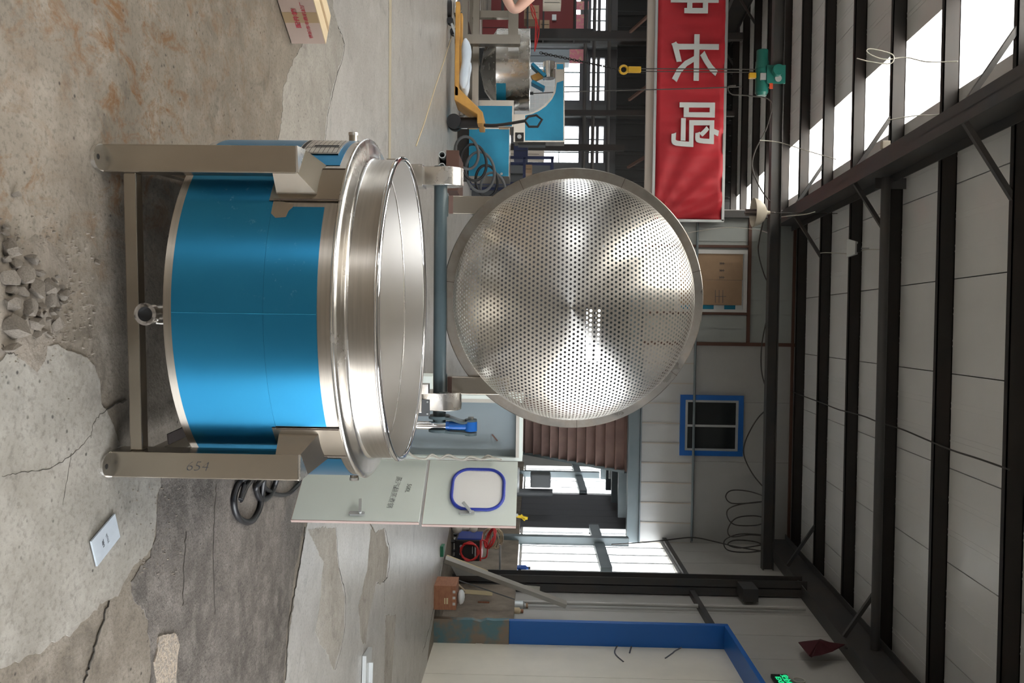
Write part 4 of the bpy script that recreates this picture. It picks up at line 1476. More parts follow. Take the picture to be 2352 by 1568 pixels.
# broken concrete
import bmesh
shapes = []
rr = random.Random(21)
for k in range(9):
    bm = bmesh.new()
    for i in range(15):
        v = Vector((rr.gauss(0, 1), rr.gauss(0, 1), rr.gauss(0, 1))).normalized()
        v *= rr.uniform(0.8, 1.05)
        bm.verts.new((v.x * 0.5, v.y * 0.5, max(-0.32, min(0.36, v.z * 0.5))))
    bmesh.ops.convex_hull(bm, input=bm.verts)
    for v in [v for v in bm.verts if not v.link_faces]:
        bm.verts.remove(v)
    me = bpy.data.meshes.new('concrete_chunk')
    bm.to_mesh(me)
    bm.free()
    me.materials.append(M['concrete_chunk'])
    shapes.append(me)
chunks = [(250, 410, 120, 130), (335, 545, 100, 80), (170, 580, 150, 200), (300, 700, 150, 220), (430, 690, 120, 180), (170, 740, 140, 100), (210, 900, 110, 190), (260, 835, 80, 60), (355, 880, 90, 80),
          (310, 970, 110, 110), (290, 1050, 120, 140), (315, 1170, 90, 80), (450, 1160, 90, 60), (400, 1130, 60, 50), (515, 1045, 80, 180), (430, 830, 90, 150), (395, 970, 70, 90), (480, 940, 60, 80),
          (525, 910, 50, 60), (575, 770, 80, 130), (595, 845, 60, 60), (500, 830, 50, 100), (440, 1010, 60, 50), (30, 600, 160, 180), (40, 720, 110, 100), (80, 880, 200, 170), (80, 1090, 190, 240),
          (170, 1070, 60, 120), (60, 1300, 150, 90), (15, 90, 40, 60), (20, 150, 60, 60), (50, 300, 110, 200), (130, 320, 60, 60), (570, 690, 50, 50), (540, 590, 60, 50), (490, 630, 50, 70), (640, 720, 40, 40),
          (620, 800, 40, 40), (95, 460, 90, 110), (130, 440, 60, 60), (180, 1000, 50, 50), (380, 1060, 40, 40), (330, 440, 40, 40), (20, 420, 80, 90)]
heap = []
for k, (cx, cy, wx, wy) in enumerate(chunks):
    p = onfloor(cx / 4.356, 500 + cy / 4.356)
    sx, sy = wy / 4.356 * 0.00112, wx / 4.356 * 0.00175
    sz = 0.55 * min(sx, sy) + 0.010
    o = bpy.data.objects.new('concrete_chunk', shapes[k % 9])
    COL.objects.link(o)
    o.scale = (sx * 1.1, sy * 1.1, sz * 1.5)
    o.location = (p.x, p.y, sz * 0.44 + 0.003)
    o.rotation_euler = (0, 0, rr.uniform(-0.4, 0.4))
    tag(o, 'x', 'rubble', 'broken concrete chunks in the rubble heap')
    heap.append((cx, cy, o))
heap.sort(key=lambda q: -q[0])
ordw = ('first', 'second', 'third', 'fourth', 'fifth', 'sixth', 'seventh', 'eighth', 'ninth')
roww = ('nearest the kettle', 'second from the kettle', 'third from the kettle', 'in the middle of the heap', 'third from the picture edge', 'second from the picture edge', 'at the picture edge')
for r_ in range(7):
    row = sorted(heap[r_ * 7:r_ * 7 + 7], key=lambda q: q[1])
    for i_, (_, _, o_) in enumerate(row):
        o_['label'] = '%s concrete chunk from the top in the rubble row %s' % (ordw[i_], roww[r_])
o = bpy.data.objects.new('concrete_chunk', shapes[3])
COL.objects.link(o)
p = onfloor(218, 601)
o.location, o.scale = (p.x, p.y, 0.009), (0.02, 0.022, 0.03)
tag(o, 'small stray concrete chunk lying alone before the cross bar', 'rubble')
o = bpy.data.objects.new('concrete_chunk', shapes[5])
COL.objects.link(o)
p = onfloor(30, 445)
o.location, o.scale = (p.x, p.y, 0.009), (0.02, 0.025, 0.03)
tag(o, 'stray concrete chunk on the rust stained floor', 'rubble')
g = G()
for i in range(900):
    a = rr.random()
    if a < 0.62:
        px, py = rr.gauss(105, 55), rr.gauss(680, 75)
    elif a < 0.8:
        px, py = rr.uniform(0, 240), rr.uniform(480, 860)
    else:
        px, py = rr.uniform(300, 420), rr.uniform(1110, 1320)
    if px > 215 and py < 1000:
        continue
    p = onfloor(px, py)
    s = rr.choice((0.0015, 0.002, 0.003, 0.005))
    q = [Vector((rr.uniform(-1, 1), rr.uniform(-1, 1), 0)).normalized() * s for _ in range(3)]
    g.add([p + q[0], p + Vector((-q[0].y, q[0].x, 0)), p - q[0], p + Vector((q[0].y, -q[0].x, 0)), p + Vector((rr.uniform(-.4, .4) * s, rr.uniform(-.4, .4) * s, s * 1.3 + 0.004))],
          [(0, 1, 4), (1, 2, 4), (2, 3, 4), (3, 0, 4)])
o = obj('concrete_grit', g, 'concrete_chunk')
o['kind'] = 'stuff'
tag(o, 'fine concrete grit scattered around the rubble heap', 'grit')
# mound of crumbled screed under the heap
g = G()
rings = 5
c0 = onfloor(55, 690)
mv = [(c0.x, c0.y, 0.012)]
for i in range(1, rings + 1):
    for k in range(28):
        a = 2 * math.pi * k / 28
        rad = (i / rings) * (1 + 0.18 * math.sin(3 * a + 1) + 0.08 * math.sin(7 * a))
        mv.append((c0.x + 0.17 * rad * math.cos(a), c0.y + 0.20 * rad * math.sin(a), 0.012 * (1 - (i / rings) ** 1.5) + 0.0004 + (rr.uniform(0, 0.003) if i < rings else 0)))
ff = [(0, 1 + k, 1 + (k + 1) % 28) for k in range(28)]
for i in range(rings - 1):
    for k in range(28):
        a, b = 1 + i * 28 + k, 1 + i * 28 + (k + 1) % 28
        ff.append((a, a + 28, b + 28, b))
o = obj('crumbled_screed', G().add(mv, ff), 'concrete_chunk', smooth=60)
o['kind'] = 'stuff'
tag(o, 'low mound of crumbled screed under the concrete chunks', 'rubble')

# loose plates
pl = [onfloor(*q) for q in ((254, 1179), (266, 1232), (213, 1300), (199, 1243))]
TP = thing('loose_plate', 'thin grey metal plate with a scribbled note on the floor', 'plate', tuple(pl[3]))
g = G().hexa([p + Vector((0, 0, 0.009)) for p in pl[::-1]] + [p + Vector((0, 0, 0.014)) for p in pl[::-1]])
part('plate_sheet', g, 'plate_grey', TP)
ex = (pl[2] - pl[3]).normalized()
ey = (pl[0] - pl[3]).normalized()
ctr = sum(pl, Vector()) / 4 + Vector((0, 0, 0.0148))
text('written_note', 'yook', 0.017, 'marker_ink', TP, ctr + ey * 0.004, ex * -1, ex.cross(Vector((0, 0, 1))) * 1, extr=0.0002, bold=-0.0004)
text('written_note', 'UBL', 0.014, 'marker_ink', TP, ctr - ey * 0.020, ex * -1, ex.cross(Vector((0, 0, 1))) * 1, extr=0.0002)
# slotted bracket at the right edge of the floor
b0 = onfloor(830, 1506)
BR = thing('slotted_bracket', 'small folded steel bracket with slots lying on the pale floor', 'bracket', tuple(b0))
bx = (onfloor(829, 1545) - b0)
ln = bx.length
bx.normalize()
by = Vector((-bx.y, bx.x, 0))
if by.y < 0:
    by = -by
part('bracket_plate', G().hexa(boxhexa(b0 + Zv * 0.008, bx * ln * 1.9, by * 0.22, Zv * 0.03)), 'galvanised', BR)
part('bracket_fold', G().hexa(boxhexa(b0 + bx * ln * 0.7 + by * 0.12 + Zv * 0.038, bx * ln * 1.2, by * 0.012, Zv * 0.03)), 'galvanised', BR)
part('slot', G().hexa(boxhexa(b0 + bx * ln * 1.5 + by * 0.16 + Zv * 0.038, bx * 0.07, by * 0.02, Zv * 0.002)), 'print_black', BR)

# cord on the floor and a fragment by the wall
pts = [(956, 335), (975, 282), (1000, 200), (1020, 140), (1040, 75), (1056, 30), (1064, 20)]
tag(obj('twine', G().tube([onfloor(a, b, 0.011) for a, b in pts], 0.0065, 6), 'rope_yellow'), 'thin yellowish cord stretched along the pale floor', 'cord')
tag(obj('painted_line', G().hexa([onfloor(892, 480, .0045), onfloor(897, 480, .0045), onfloor(900, -60, .0045), onfloor(894, -60, .0045), onfloor(892, 480, .006), onfloor(897, 480, .006), onfloor(900, -60, .006), onfloor(894, -60, .006)]), 'line_paint'), 'faint yellow painted line on the pale floor', 'floor line')
fr_ = onfloor(1012, 1262)
tag(obj('plastic_fragment', G().prism([(fr_.x - .07, fr_.y - .1), (fr_.x + .08, fr_.y - .08), (fr_.x + .06, fr_.y + .1), (fr_.x - .05, fr_.y + .13)], 0.002, 0.05), 'green_plastic'), 'small green plastic fragment on the floor before the welder', 'fragment')

# ================================================================== OVERHEAD
# banner on a tube frame
YB = 16.45
BN = thing('safety_banner', 'red cloth banner with white characters hung on a pale frame', 'banner', (-4.5, YB, 3.6))
p0, p1 = at(1508, 250, YB), at(1662, 250, YB)
bz0, bz1 = p0.z, p1.z
bx1 = at(1600, 503, YB).x
bx0 = -8.6
nx, nzz = 150, 14
vs = []
for i in range(nx + 1):
    x = bx0 + (bx1 - bx0) * i / nx
    for k in range(nzz + 1):
        z = bz0 + (bz1 - bz0) * k / nzz
        t = k / nzz
        s = max(0.0, min(1.0, (x - (bx1 - 3.2)) / 3.2))
        # folds fan out from the lower right corner and hang along the top
        ang = math.atan2(z - bz0 + 0.15, bx1 - x + 0.25)
        y = 0.045 * s * math.sin(20 * ang) + 0.012 * math.sin(9 * x + 3 * t) * t + 0.008 * math.sin(23 * x)
        vs.append((x, YB + y, z))
ff = [(i * (nzz + 1) + k, (i + 1) * (nzz + 1) + k, (i + 1) * (nzz + 1) + k + 1, i * (nzz + 1) + k + 1) for i in range(nx) for k in range(nzz)]
cl = obj('banner_cloth', G().add(vs, ff), 'banner_red', BN, smooth=60)
cl.modifiers.new('cloth', 'SOLIDIFY').thickness = 0.003
for a, b in (((bx0, bz0 - 0.03), (bx1 + 0.03, bz0 - 0.03)), ((bx0, bz1 + 0.03), (bx1 + 0.03, bz1 + 0.03)), ((bx1 + 0.03, bz0 - 0.05), (bx1 + 0.03, bz1 + 0.05)), ((bx0, bz0 - 0.05), (bx0, bz1 + 0.05))):
    part('frame_tube', G().bar((a[0], YB + 0.03, a[1]), (b[0], YB + 0.03, b[1]), 0.05, 0.05), 'galvanised', BN)
for ch, py in (('钟', -22), ('长', 132), ('鸣', 286)):
    c = at(1587, py, YB - 0.07)
    text('banner_character', ch, 0.98, 'banner_white', BN, (c.x, YB - 0.07, c.z), (1, 0, 0), (0, 0, 1), bold=0.014, extr=0.012)
# beige rail below it, fixed to the office corner
BL = sroot('trim_2', 'beige steel rail below the banner')
za, zb = at(1483, 300, YB + 0.1).z, at(1503, 300, YB + 0.1).z
obj('rail', G().box(-9.0, -2.25, YB + 0.1, YB + 0.2, za, zb), 'beige_paint', BL)
for x in (-7.6, -6.2, -4.8, -3.4):
    obj('rail_stay', G().bar((x, YB + 0.2, za + 0.05), (x + 0.1, YB + 0.9, za - 0.25), 0.05, 0.05), 'steel_brown', BL)
    obj('rail_hanger', G().bar((x, YB + 0.15, zb), (x, YB + 0.15, bz0), 0.03, 0.03), 'galvanised', BL)
obj('hanger_post', G().bar((-8.5, YB + 0.15, 0), (-8.5, YB + 0.15, zr(YB)), 0.16, 0.16), 'steel_primer', BL)
obj('hanger_post', G().bar((-2.25, YB + 0.15, 0), (-2.25, YB + 0.15, zr(YB)), 0.14, 0.14), 'steel_primer', BL)
# near-black sheeting added for the backlit dark above the deep bay, beyond the rail
DS = sroot('wall_upper', 'near black ribbed sheeting standing for the backlit dark high across the deep bay')
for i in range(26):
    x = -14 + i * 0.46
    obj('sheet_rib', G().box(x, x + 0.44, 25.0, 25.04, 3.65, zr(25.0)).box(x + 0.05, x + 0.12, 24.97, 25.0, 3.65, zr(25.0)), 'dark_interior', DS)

# electric hoist on the beam
hc = at(1750, 170, 15)
HO = thing('electric_hoist', 'green electric hoist hanging under the crane beam', 'hoist', (hc.x, 15.0, 5.2))
hz = hc.z
hx0, hx1 = at(1750, 116, 15).x, at(1750, 224, 15).x
part('hoist_drum', G().cyl((hx0 + 0.2, 15, hz), (hx1 - 0.08, 15, hz), 0.115, n=24), 'hoist_green', HO, smooth=40)
part('motor_cap', G().cyl((hx0, 15, hz), (hx0 + 0.2, 15, hz), 0.10, 0.105, n=24), 'hoist_green', HO, smooth=40)
part('drum_end', G().cyl((hx1 - 0.08, 15, hz), (hx1 - 0.03, 15, hz), 0.11, 0.085, n=24), 'hoist_green', HO, smooth=40)
part('drum_band', G().cyl((hx0 + 0.28, 15, hz), (hx0 + 0.32, 15, hz), 0.12, n=24), 'hoist_green', HO, smooth=40)
part('rope_guide', G().box(hc.x + 0.02, hc.x + 0.14, 14.87, 14.9, hz - 0.06, hz + 0.04), 'galvanised', HO)
tr_ = part('trolley', G().box(hc.x - 0.12, hc.x + 0.2, 14.86, 14.9, hz + 0.05, 5.66).box(hc.x - 0.12, hc.x + 0.2, 15.1, 15.14, hz + 0.05, 5.66), 'hoist_green', HO)
for k in (-0.05, 0.12):
    part('trolley_wheel', G().cyl((hc.x + k, 14.84, 5.53), (hc.x + k, 14.93, 5.53), 0.06, n=18), 'galvanised', tr_, smooth=40)
part('trolley_motor', G().cyl((hc.x + 0.0, 14.72, 5.50), (hc.x + 0.0, 14.86, 5.50), 0.095, n=20), 'hoist_green', HO, smooth=40)
part('warning_plate', G().box(hc.x + 0.2, hc.x + 0.3, 14.86, 14.88, hz + 0.1, hz + 0.16), 'orange_red', HO)
part('switch_box', G().box(hc.x + 0.0, hc.x + 0.09, 14.92, 15.0, hz - 0.24, hz - 0.12), 'hook_yellow', HO)
hk = at(1440, 160, 15)
part('hoist_rope', G().cyl((hk.x - 0.02, 15, hk.z + 0.25), (hk.x - 0.02, 15, hz), 0.010, n=6), 'wire_dark', HO)
part('hoist_rope', G().cyl((hk.x + 0.03, 15, hk.z + 0.25), (hk.x + 0.03, 15, hz), 0.008, n=6), 'wire_dark', HO)
hb = part('hook_block', G().box(hk.x - 0.05, hk.x + 0.05, 14.96, 15.04, hk.z + 0.02, hk.z + 0.25), 'hook_yellow', HO, bevel=0.01)
part('hook', G().torus((hk.x, 15, hk.z - 0.06), 0.07, 0.022, axis=(0, 1, 0), n=24), 'hook_yellow', hb, smooth=60)
# sling chain from the hook down into the far kettle
c1 = at(1240, 138, 15)
g = G()
a, b = Vector((hk.x, 15, hk.z - 0.13)), Vector((c1.x, 14.6, c1.z))
nl = 34
for i in range(nl):
    q = a.lerp(b, (i + 0.5) / nl)
    d_ = (b - a).normalized()
    side = Vector((1, 0, 0)) if i % 2 else Vector((0, 1, 0))
    side = (side - d_ * side.dot(d_)).normalized()
    ov = [q + d_ * (0.032 * math.cos(t)) + side * (0.020 * math.sin(t)) for t in [2 * math.pi * k / 10 for k in range(10)]]
    g.tube(ov, 0.007, 5, closed=True)
o = tag(obj('sling_chain', g, 'steel_dark', smooth=60), 'dark link chain hanging from the yellow hoist hook', 'chain')
o['kind'] = 'stuff'
tag(obj('pendant_cable', G().tube(smooth_path([at(1704, 199, 14.9), at(1600, 203, 14.9), at(1450, 207, 14.9), at(1300, 211, 14.9), at(1216, 215, 14.9)], 5), 0.010, 6), 'wire_dark'), 'thin dark control cable hanging beside the hoist chain', 'cable')
tag(obj('control_pendant', G().cyl(at(1225, 214, 14.9), at(1190, 216, 14.9), 0.03, 0.02, n=10), 'print_black'), 'small black control box at the end of the hoist cable', 'control')
for k, (pts, lab) in enumerate((
        ([(1690, 196, 14.9), (1672, 200, 14.9), (1680, 216, 14.9), (1720, 220, 14.9), (1770, 232, 14.9), (1762, 290, 14.9), (1735, 345, 14.8), (1728, 385, 14.6), (1745, 430, 14.2), (1768, 462, 13.6)], 'dark cable looping from the hoist to the bell lamp'),
        ([(1795, 498, 14.8), (1812, 496, 13), (1850, 492, 12), (1872, 486, 11.6)], 'pale flex running from the beam to the rafter'),
        ([(1745, 322, 12), (1790, 327, 12), (1850, 345, 11.5), (1920, 366, 11)], 'thin pale wire stretched below the daylight strip'),
        ([(1968, 134, 9.5), (2000, 142, 9.5), (2045, 146, 9.5), (2052, 128, 9.5), (2030, 118, 9.5), (1996, 112, 9.5), (1994, 122, 9.5), (2030, 136, 9.5), (2080, 132, 9.5), (2130, 142, 9.2), (2200, 141, 9.0)], 'tangled pale wire hanging under the daylight strip'),
        ([(2040, 276, 10.4), (2100, 266, 10.2), (2150, 264, 10), (2210, 256, 9.6), (2260, 250, 9.3)], 'pale wire drooping across the rafter'),
        ([(1884, 581, 12), (1900, 580, 12), (1945, 582, 12), (1970, 579, 12), (1988, 573, 12), (2026, 573, 11.4)], 'thin wire carrying the small floodlight'),
        ([(1580, 535, 16.3), (1620, 528, 16.3), (1680, 522, 16.3), (1740, 528, 16.2), (1778, 540, 15.3)], 'white cable arched over the siding'),
        ([(1755, 500, 14.9), (1745, 545, 15.4), (1742, 580, 15.6), (1755, 630, 15.5), (1776, 682, 15.2), (1762, 730, 15.5), (1750, 790, 15.6), (1749, 850, 15.5), (1762, 900, 15.4), (1772, 922, 15.2)], 'dark cable swagged in front of the boarded window'),
        ([(1773, 930, 15.2), (1745, 955, 15.5), (1725, 985, 15.5), (1710, 1020, 15.5), (1710, 1050, 15.5), (1730, 1090, 15.5), (1764, 1130, 15.2)], 'dark cable swagged beside the blue window'),
        ([(1763, 1142, 15.2), (1720, 1128, 15.4), (1680, 1126, 15.4), (1667, 1140, 15.4), (1680, 1155, 15.4), (1720, 1155, 15.4), (1763, 1150, 15.2)], 'uppermost of the cable loops hanging from the beam'),
        ([(1762, 1150, 15.2), (1700, 1158, 15.4), (1672, 1170, 15.4), (1672, 1190, 15.4), (1690, 1205, 15.4), (1735, 1206, 15.4), (1762, 1198, 15.2)], 'middle cable loop hanging from the beam'),
        ([(1762, 1190, 15.2), (1730, 1184, 15.4), (1690, 1190, 15.4), (1672, 1215, 15.4), (1680, 1232, 15.4), (1720, 1228, 15.4), (1758, 1230, 15.2)], 'wide cable loop above the bundled coil'),
        ([(1757, 1228, 15.2), (1700, 1226, 15.35), (1665, 1240, 15.35), (1670, 1262, 15.35), (1710, 1268, 15.35), (1755, 1262, 15.2), (1740, 1245, 15.3), (1690, 1240, 15.3), (1672, 1250, 15.3), (1700, 1258, 15.3), (1756, 1250, 15.2)], 'bundled cable coil hanging at the beam end'),
        ([(1756, 1266, 15.2), (1690, 1255, 15.6), (1640, 1243, 16.1), (1590, 1234, 16.5), (1530, 1240, 16.4), (1470, 1246, 16.2), (1405, 1250, 15.8)], 'dark cable running down over the office corner'))):
    tag(obj('hanging_cable', G().tube(smooth_path([at(*q) for q in pts], 6), 0.0065 if 'pale' in lab or 'white' in lab or 'thin' in lab else 0.012, 6), 'wire_white' if ('pale' in lab or 'white' in lab or 'thin wire' in lab) else 'wire_dark', smooth=60), lab, 'cable')



def onroof(px, py, drop):
    d = FWD * FPX + UP * (px - 1176) + RT * (py - 784)
    d = d / d.y
    t = (zr(0) - drop - EYE.z) / (d.z - 0.075)
    return EYE + d * t


pts = [(1822, 900), (1852, 912), (1885, 924), (1925, 940), (1950, 946), (1985, 956), (2020, 970), (2070, 985), (2120, 1006), (2185, 1033), (2250, 1054), (2318, 1078)]
tag(obj('hanging_cable', G().tube(smooth_path([onroof(a, b, 0.2) for a, b in pts], 5), 0.010, 6), 'wire_dark', smooth=60), 'dark cable strung under the purlins across the roof', 'cable')

# bell lamp
lc = at(1730, 488, 13.6)
BLm = thing('bell_lamp', 'cream bell shaped work lamp hanging under the beam', 'lamp', (lc.x, lc.y, lc.z - 0.3))
pr = [(0.235, 0.0), (0.222, 0.05), (0.195, 0.11), (0.145, 0.165), (0.085, 0.20), (0.045, 0.215)]
part('lamp_shade', G().lathe(pr + [(r - 0.004, z - 0.004) for r, z in reversed(pr)], 32, tuple(lc)), 'lamp_cream', BLm, smooth=60)
part('lamp_neck', G().cyl(lc + Zv * 0.21, lc + Zv * 0.27, 0.035, 0.028, n=14), 'lamp_cream', BLm, smooth=40)
part('lamp_hook', G().torus(tuple(lc + Zv * 0.31), 0.04, 0.010, axis=(1, 0, 0), n=16), 'lamp_brown', BLm, smooth=60)
part('lamp_wire', G().cyl(lc + Zv * 0.35, Vector((lc.x, lc.y, zp(lc.y))), 0.006, n=6), 'wire_dark', BLm)
for k, (ox, oy) in enumerate(((-0.04, 0), (0.04, 0), (0, 0.04), (0, -0.04))):
    part('lamp_tube', G().cyl(lc + Vector((ox, oy, -0.13)), lc + Vector((ox, oy, 0.16)), 0.019, n=10), 'lamp_brown', BLm, smooth=40)
# small floodlight
fc = at(1958, 570, 12.0)
FLo = thing('floodlight', 'small square floodlight hanging on a wire under the purlins', 'lamp', tuple(fc))
part('reflector', G().hexa([fc + Vector(q) for q in ((-.13, -.02, -.09), (.13, -.02, -.09), (.13, .0, -.05), (-.13, .0, -.05), (-.09, -.1, .0), (.09, -.1, .0), (.09, -.04, .06), (-.09, -.04, .06))]), 'galvanised', FLo)
part('floodlight_body', G().box(fc.x - 0.06, fc.x + 0.06, fc.y - 0.06, fc.y + 0.02, fc.z + 0.03, fc.z + 0.10), 'print_black', FLo)
part('floodlight_bracket', G().bar(fc + Vector((0, 0, 0.08)), (fc.x, fc.y, zp(12.0)), 0.02, 0.02), 'galvanised', FLo)
# junction box on the rafter
jc = at(2030, 333, 10.6)
tag(obj('junction_box', G().box(jc.x - .05, jc.x + .05, jc.y - .04, jc.y + .04, jc.z - .03, jc.z + .07), 'lamp_cream', bevel=0.008), 'small white junction box fixed beside the rafter', 'box')

# maroon cloth hanging near the eaves, and the exit sign above the door
poly = [(1834, 1476), (1845, 1470), (1880, 1475), (1884, 1467), (1912, 1475), (1940, 1486), (1912, 1493), (1885, 1503), (1868, 1512), (1864, 1505), (1858, 1506)]
pv = [onwall(px, py, XW - 0.16) for px, py in poly]
cv = sum(pv, Vector()) / len(pv)
nv = len(pv)
vs = [p + Vector((0.03 * math.sin(2.2 * i), 0, 0)) for i, p in enumerate(pv)] + [cv + Vector((-0.09, 0, 0))]
o = obj('hanging_cloth', G().add(vs, [(i, (i + 1) % nv, nv) for i in range(nv)]), 'cloth_maroon')
o.modifiers.new('cloth', 'SOLIDIFY').thickness = 0.01
tag(o, 'crumpled maroon cloth hanging from the eaves above the door', 'cloth')
tag(obj('hanging_string', G().tube([onwall(1940, 1486, XW - 0.16), onwall(1952, 1491, XW - 0.14)], 0.012, 6), 'wire_dark'), 'short dark string holding the maroon cloth', 'string')
ec = onwall(1795, 1562, XW - 0.03)
EX = thing('exit_sign', 'small lit green exit sign above the door', 'sign', tuple(ec))
part('sign_case', G().box(XW - 0.06, XW - 0.01, ec.y - 0.32, ec.y + 0.12, ec.z - 0.10, ec.z + 0.10), 'print_black', EX, bevel=0.008)
text('sign_text', '安全出口', 0.095, 'exit_green', EX, (XW - 0.063, ec.y - 0.10, ec.z + 0.042), (0, -1, 0), (0, 0, 1), bold=0.003, extr=0.001)
text('sign_text', 'EXIT', 0.085, 'exit_green', EX, (XW - 0.063, ec.y - 0.10, ec.z - 0.045), (0, -1, 0), (0, 0, 1), bold=0.003, extr=0.001, squash=1.5)
tag(obj('cable_coil', G().torus((XW - 0.03, ec.y + 0.02, ec.z + 0.22), 0.07, 0.01, axis=(1, 0, 0), n=20), 'wire_white', smooth=60), 'small coil of pale flex above the exit sign', 'cable')

# ================================================================== RIGHT HAND WALL CLUTTER
# wooden crate
wb = onfloor(996, 1345)
CR = thing('wooden_crate', 'reddish plywood crate standing by the blue door jamb', 'crate', tuple(wb))
wx0, wx1 = at(1020, 1345, wb.y).x, at(1020, 1400, wb.y).x
wz1 = at(1045, 1370, wb.y).z
part('crate_front', G().box(wx0, wx1, wb.y, wb.y + 0.02, 0.005, wz1), 'wood_red', CR)
part('crate_front', G().box(wx0, wx1, wb.y + 0.38, wb.y + 0.40, 0.005, wz1), 'wood_red', CR)
part('crate_side', G().box(wx0, wx0 + 0.02, wb.y + 0.02, wb.y + 0.38, 0.005, wz1), 'wood_red', CR)
part('crate_side', G().box(wx1 - 0.02, wx1, wb.y + 0.02, wb.y + 0.38, 0.005, wz1), 'wood_red', CR)
part('crate_lid', G().box(wx0, wx1, wb.y, wb.y + 0.40, wz1, wz1 + 0.015), 'wood_red', CR)
for dxp in (0.06, 0.14, 0.22):
    part('corner_clip', G().box(wx0 + dxp, wx0 + dxp + 0.035, wb.y - 0.004, wb.y, wz1 - 0.03, wz1 + 0.005), 'galvanised', CR)
part('pale_letters', G().box(wx0 + 0.16, wx0 + 0.24, wb.y - 0.003, wb.y, wz1 * 0.5, wz1 * 0.56).box(wx0 + 0.16, wx0 + 0.24, wb.y - 0.003, wb.y, wz1 * 0.6, wz1 * 0.68), 'rope_yellow', CR)
cz = wz1 + 0.016
tag(obj('plastic_wrap', G().sphere((wx0 + 0.20, wb.y + 0.18, cz + 0.05), 0.10, 10, 6, (1.0, 1.2, 0.5)), 'sheet_pale', smooth=60), 'crumpled clear plastic wrap on the plywood crate', 'wrap')
# leaning bars
AB = ((1022, 1284, 12.0, 1300, 1388, 12.15, 0.11, 'aluminium', 'wide aluminium bar leaning against the window wall'),
      (1026, 1276, 12.1, 1120, 1312, 12.5, 0.03, 'rope_yellow', 'pale wooden stick leaning below the aluminium bar'),
      (1052, 1332, 11.9, 1182, 1376, 12.4, 0.014, 'machine_grey', 'thin dark rod leaning behind the crate'))
for px, py, ya, qx, qy, yb, wd, mt, lab in AB:
    a, b = at(px, py, ya), at(qx, qy, yb)
    a.z = max(a.z, 0.02)
    tag(obj('leaning_bar', G().bar(a, b, wd, wd * 0.6), mt), lab, 'bar')
bro = at(1075, 1357, 12.4)
BRM = thing('hand_brush', 'straw hand brush leaning behind the plywood crate', 'brush', (bro.x, bro.y, 0))
part('brush_head', G().bar(at(1066, 1358, 12.4), at(1130, 1363, 12.6), 0.06, 0.04), 'rope_yellow', BRM)
part('brush_handle', G().bar(at(1052, 1343, 12.3), at(1068, 1358, 12.4), 0.03, 0.03), 'rope_beige', BRM)
pw = onwall(1098, 1382, XW - 0.13)
tag(obj('copper_rod', G().bar(pw, onwall(1124, 1383, XW - 0.13), 0.02, 0.02), 'wood_red'), 'short reddish rod lying against the plaster plinth', 'rod')
# welding machine with leads
wl = Vector((3.45, 13.12, 0.0))
WM = thing('welding_machine', 'black and blue welding machine on the floor below the window', 'machine', tuple(wl))
part('welder_case', G().box(wl.x, wl.x + 0.34, wl.y, wl.y + 0.5, 0.06, 0.46), 'print_black', WM, bevel=0.015)
part('welder_side', G().box(wl.x - 0.02, wl.x, wl.y + 0.02, wl.y + 0.48, 0.10, 0.48), 'welder_blue', WM)
part('welder_top', G().box(wl.x, wl.x + 0.34, wl.y + 0.02, wl.y + 0.48, 0.46, 0.485), 'hose_red', WM)
part('welder_handle', G().tube(smooth_path([(wl.x + 0.02, wl.y + 0.1, 0.48), (wl.x + 0.06, wl.y + 0.1, 0.57), (wl.x + 0.28, wl.y + 0.1, 0.57), (wl.x + 0.32, wl.y + 0.1, 0.48)], 4), 0.013, 8), 'hose_red', WM)
for q in range(2):
    part('welder_knob', G().cyl((wl.x + 0.10 + 0.12 * q, wl.y - 0.03, 0.16), (wl.x + 0.10 + 0.12 * q, wl.y, 0.16), 0.022, n=14), 'galvanised', WM)
g = G().box(wl.x + 0.06, wl.x + 0.28, wl.y - 0.003, wl.y, 0.38, 0.40).box(wl.x + 0.1, wl.x + 0.22, wl.y - 0.003, wl.y, 0.34, 0.35)
part('printed_strip', g, 'banner_white', WM)
for x in (wl.x + 0.04, wl.x + 0.30):
    for y in (wl.y + 0.05, wl.y + 0.45):
        part('welder_foot', G().cyl((x, y, 0), (x, y, 0.07), 0.025, n=10), 'print_black', WM)
for k, (c, rad, mt, lab, ax) in enumerate((((wl.x + 0.17, wl.y - 0.06, 0.30), 0.14, 'hose_red', 'red welding lead coiled on the front of the welder', (0, 1, 0.1)),
                                           ((wl.x + 0.02, wl.y + 0.2, 0.62), 0.16, 'hose_red', 'red welding lead thrown over the top of the welder', (0.5, 0.3, 1)))):
    g = G()
    pts = []
    for i in range(70):
        t = 2 * math.pi * i / 22
        axv = Vector(ax).normalized()
        u_ = axv.cross(Vector((0, 0, 1)) if abs(axv.z) < 0.9 else Vector((1, 0, 0))).normalized()
        v_ = axv.cross(u_)
        pts.append(Vector(c) + u_ * ((rad + 0.012 * math.sin(i)) * math.cos(t)) + v_ * ((rad + 0.012 * math.cos(1.3 * i)) * math.sin(t)) + axv * (0.02 * math.sin(0.4 * i)))
    tag(obj('welding_lead', G().tube(pts, 0.014, 7), mt, smooth=60), lab, 'cable')
rc_ = at(1132, 1236, 13.6)
RPT = thing('rope_coil', 'beige rope coil hung on the wall above the welder', 'rope', tuple(rc_))
pts = []
for i in range(170):
    t = 2 * math.pi * i / 20
    pts.append(rc_ + Vector((0.16 * math.cos(t) + 0.01 * math.sin(i * 1.7), 0.05 * math.sin(i * 0.37), 0.10 * math.sin(t) + 0.07 * math.sin(i * 0.071))))
part('rope', G().tube(pts, 0.012, 6), 'rope_beige', RPT, smooth=60)
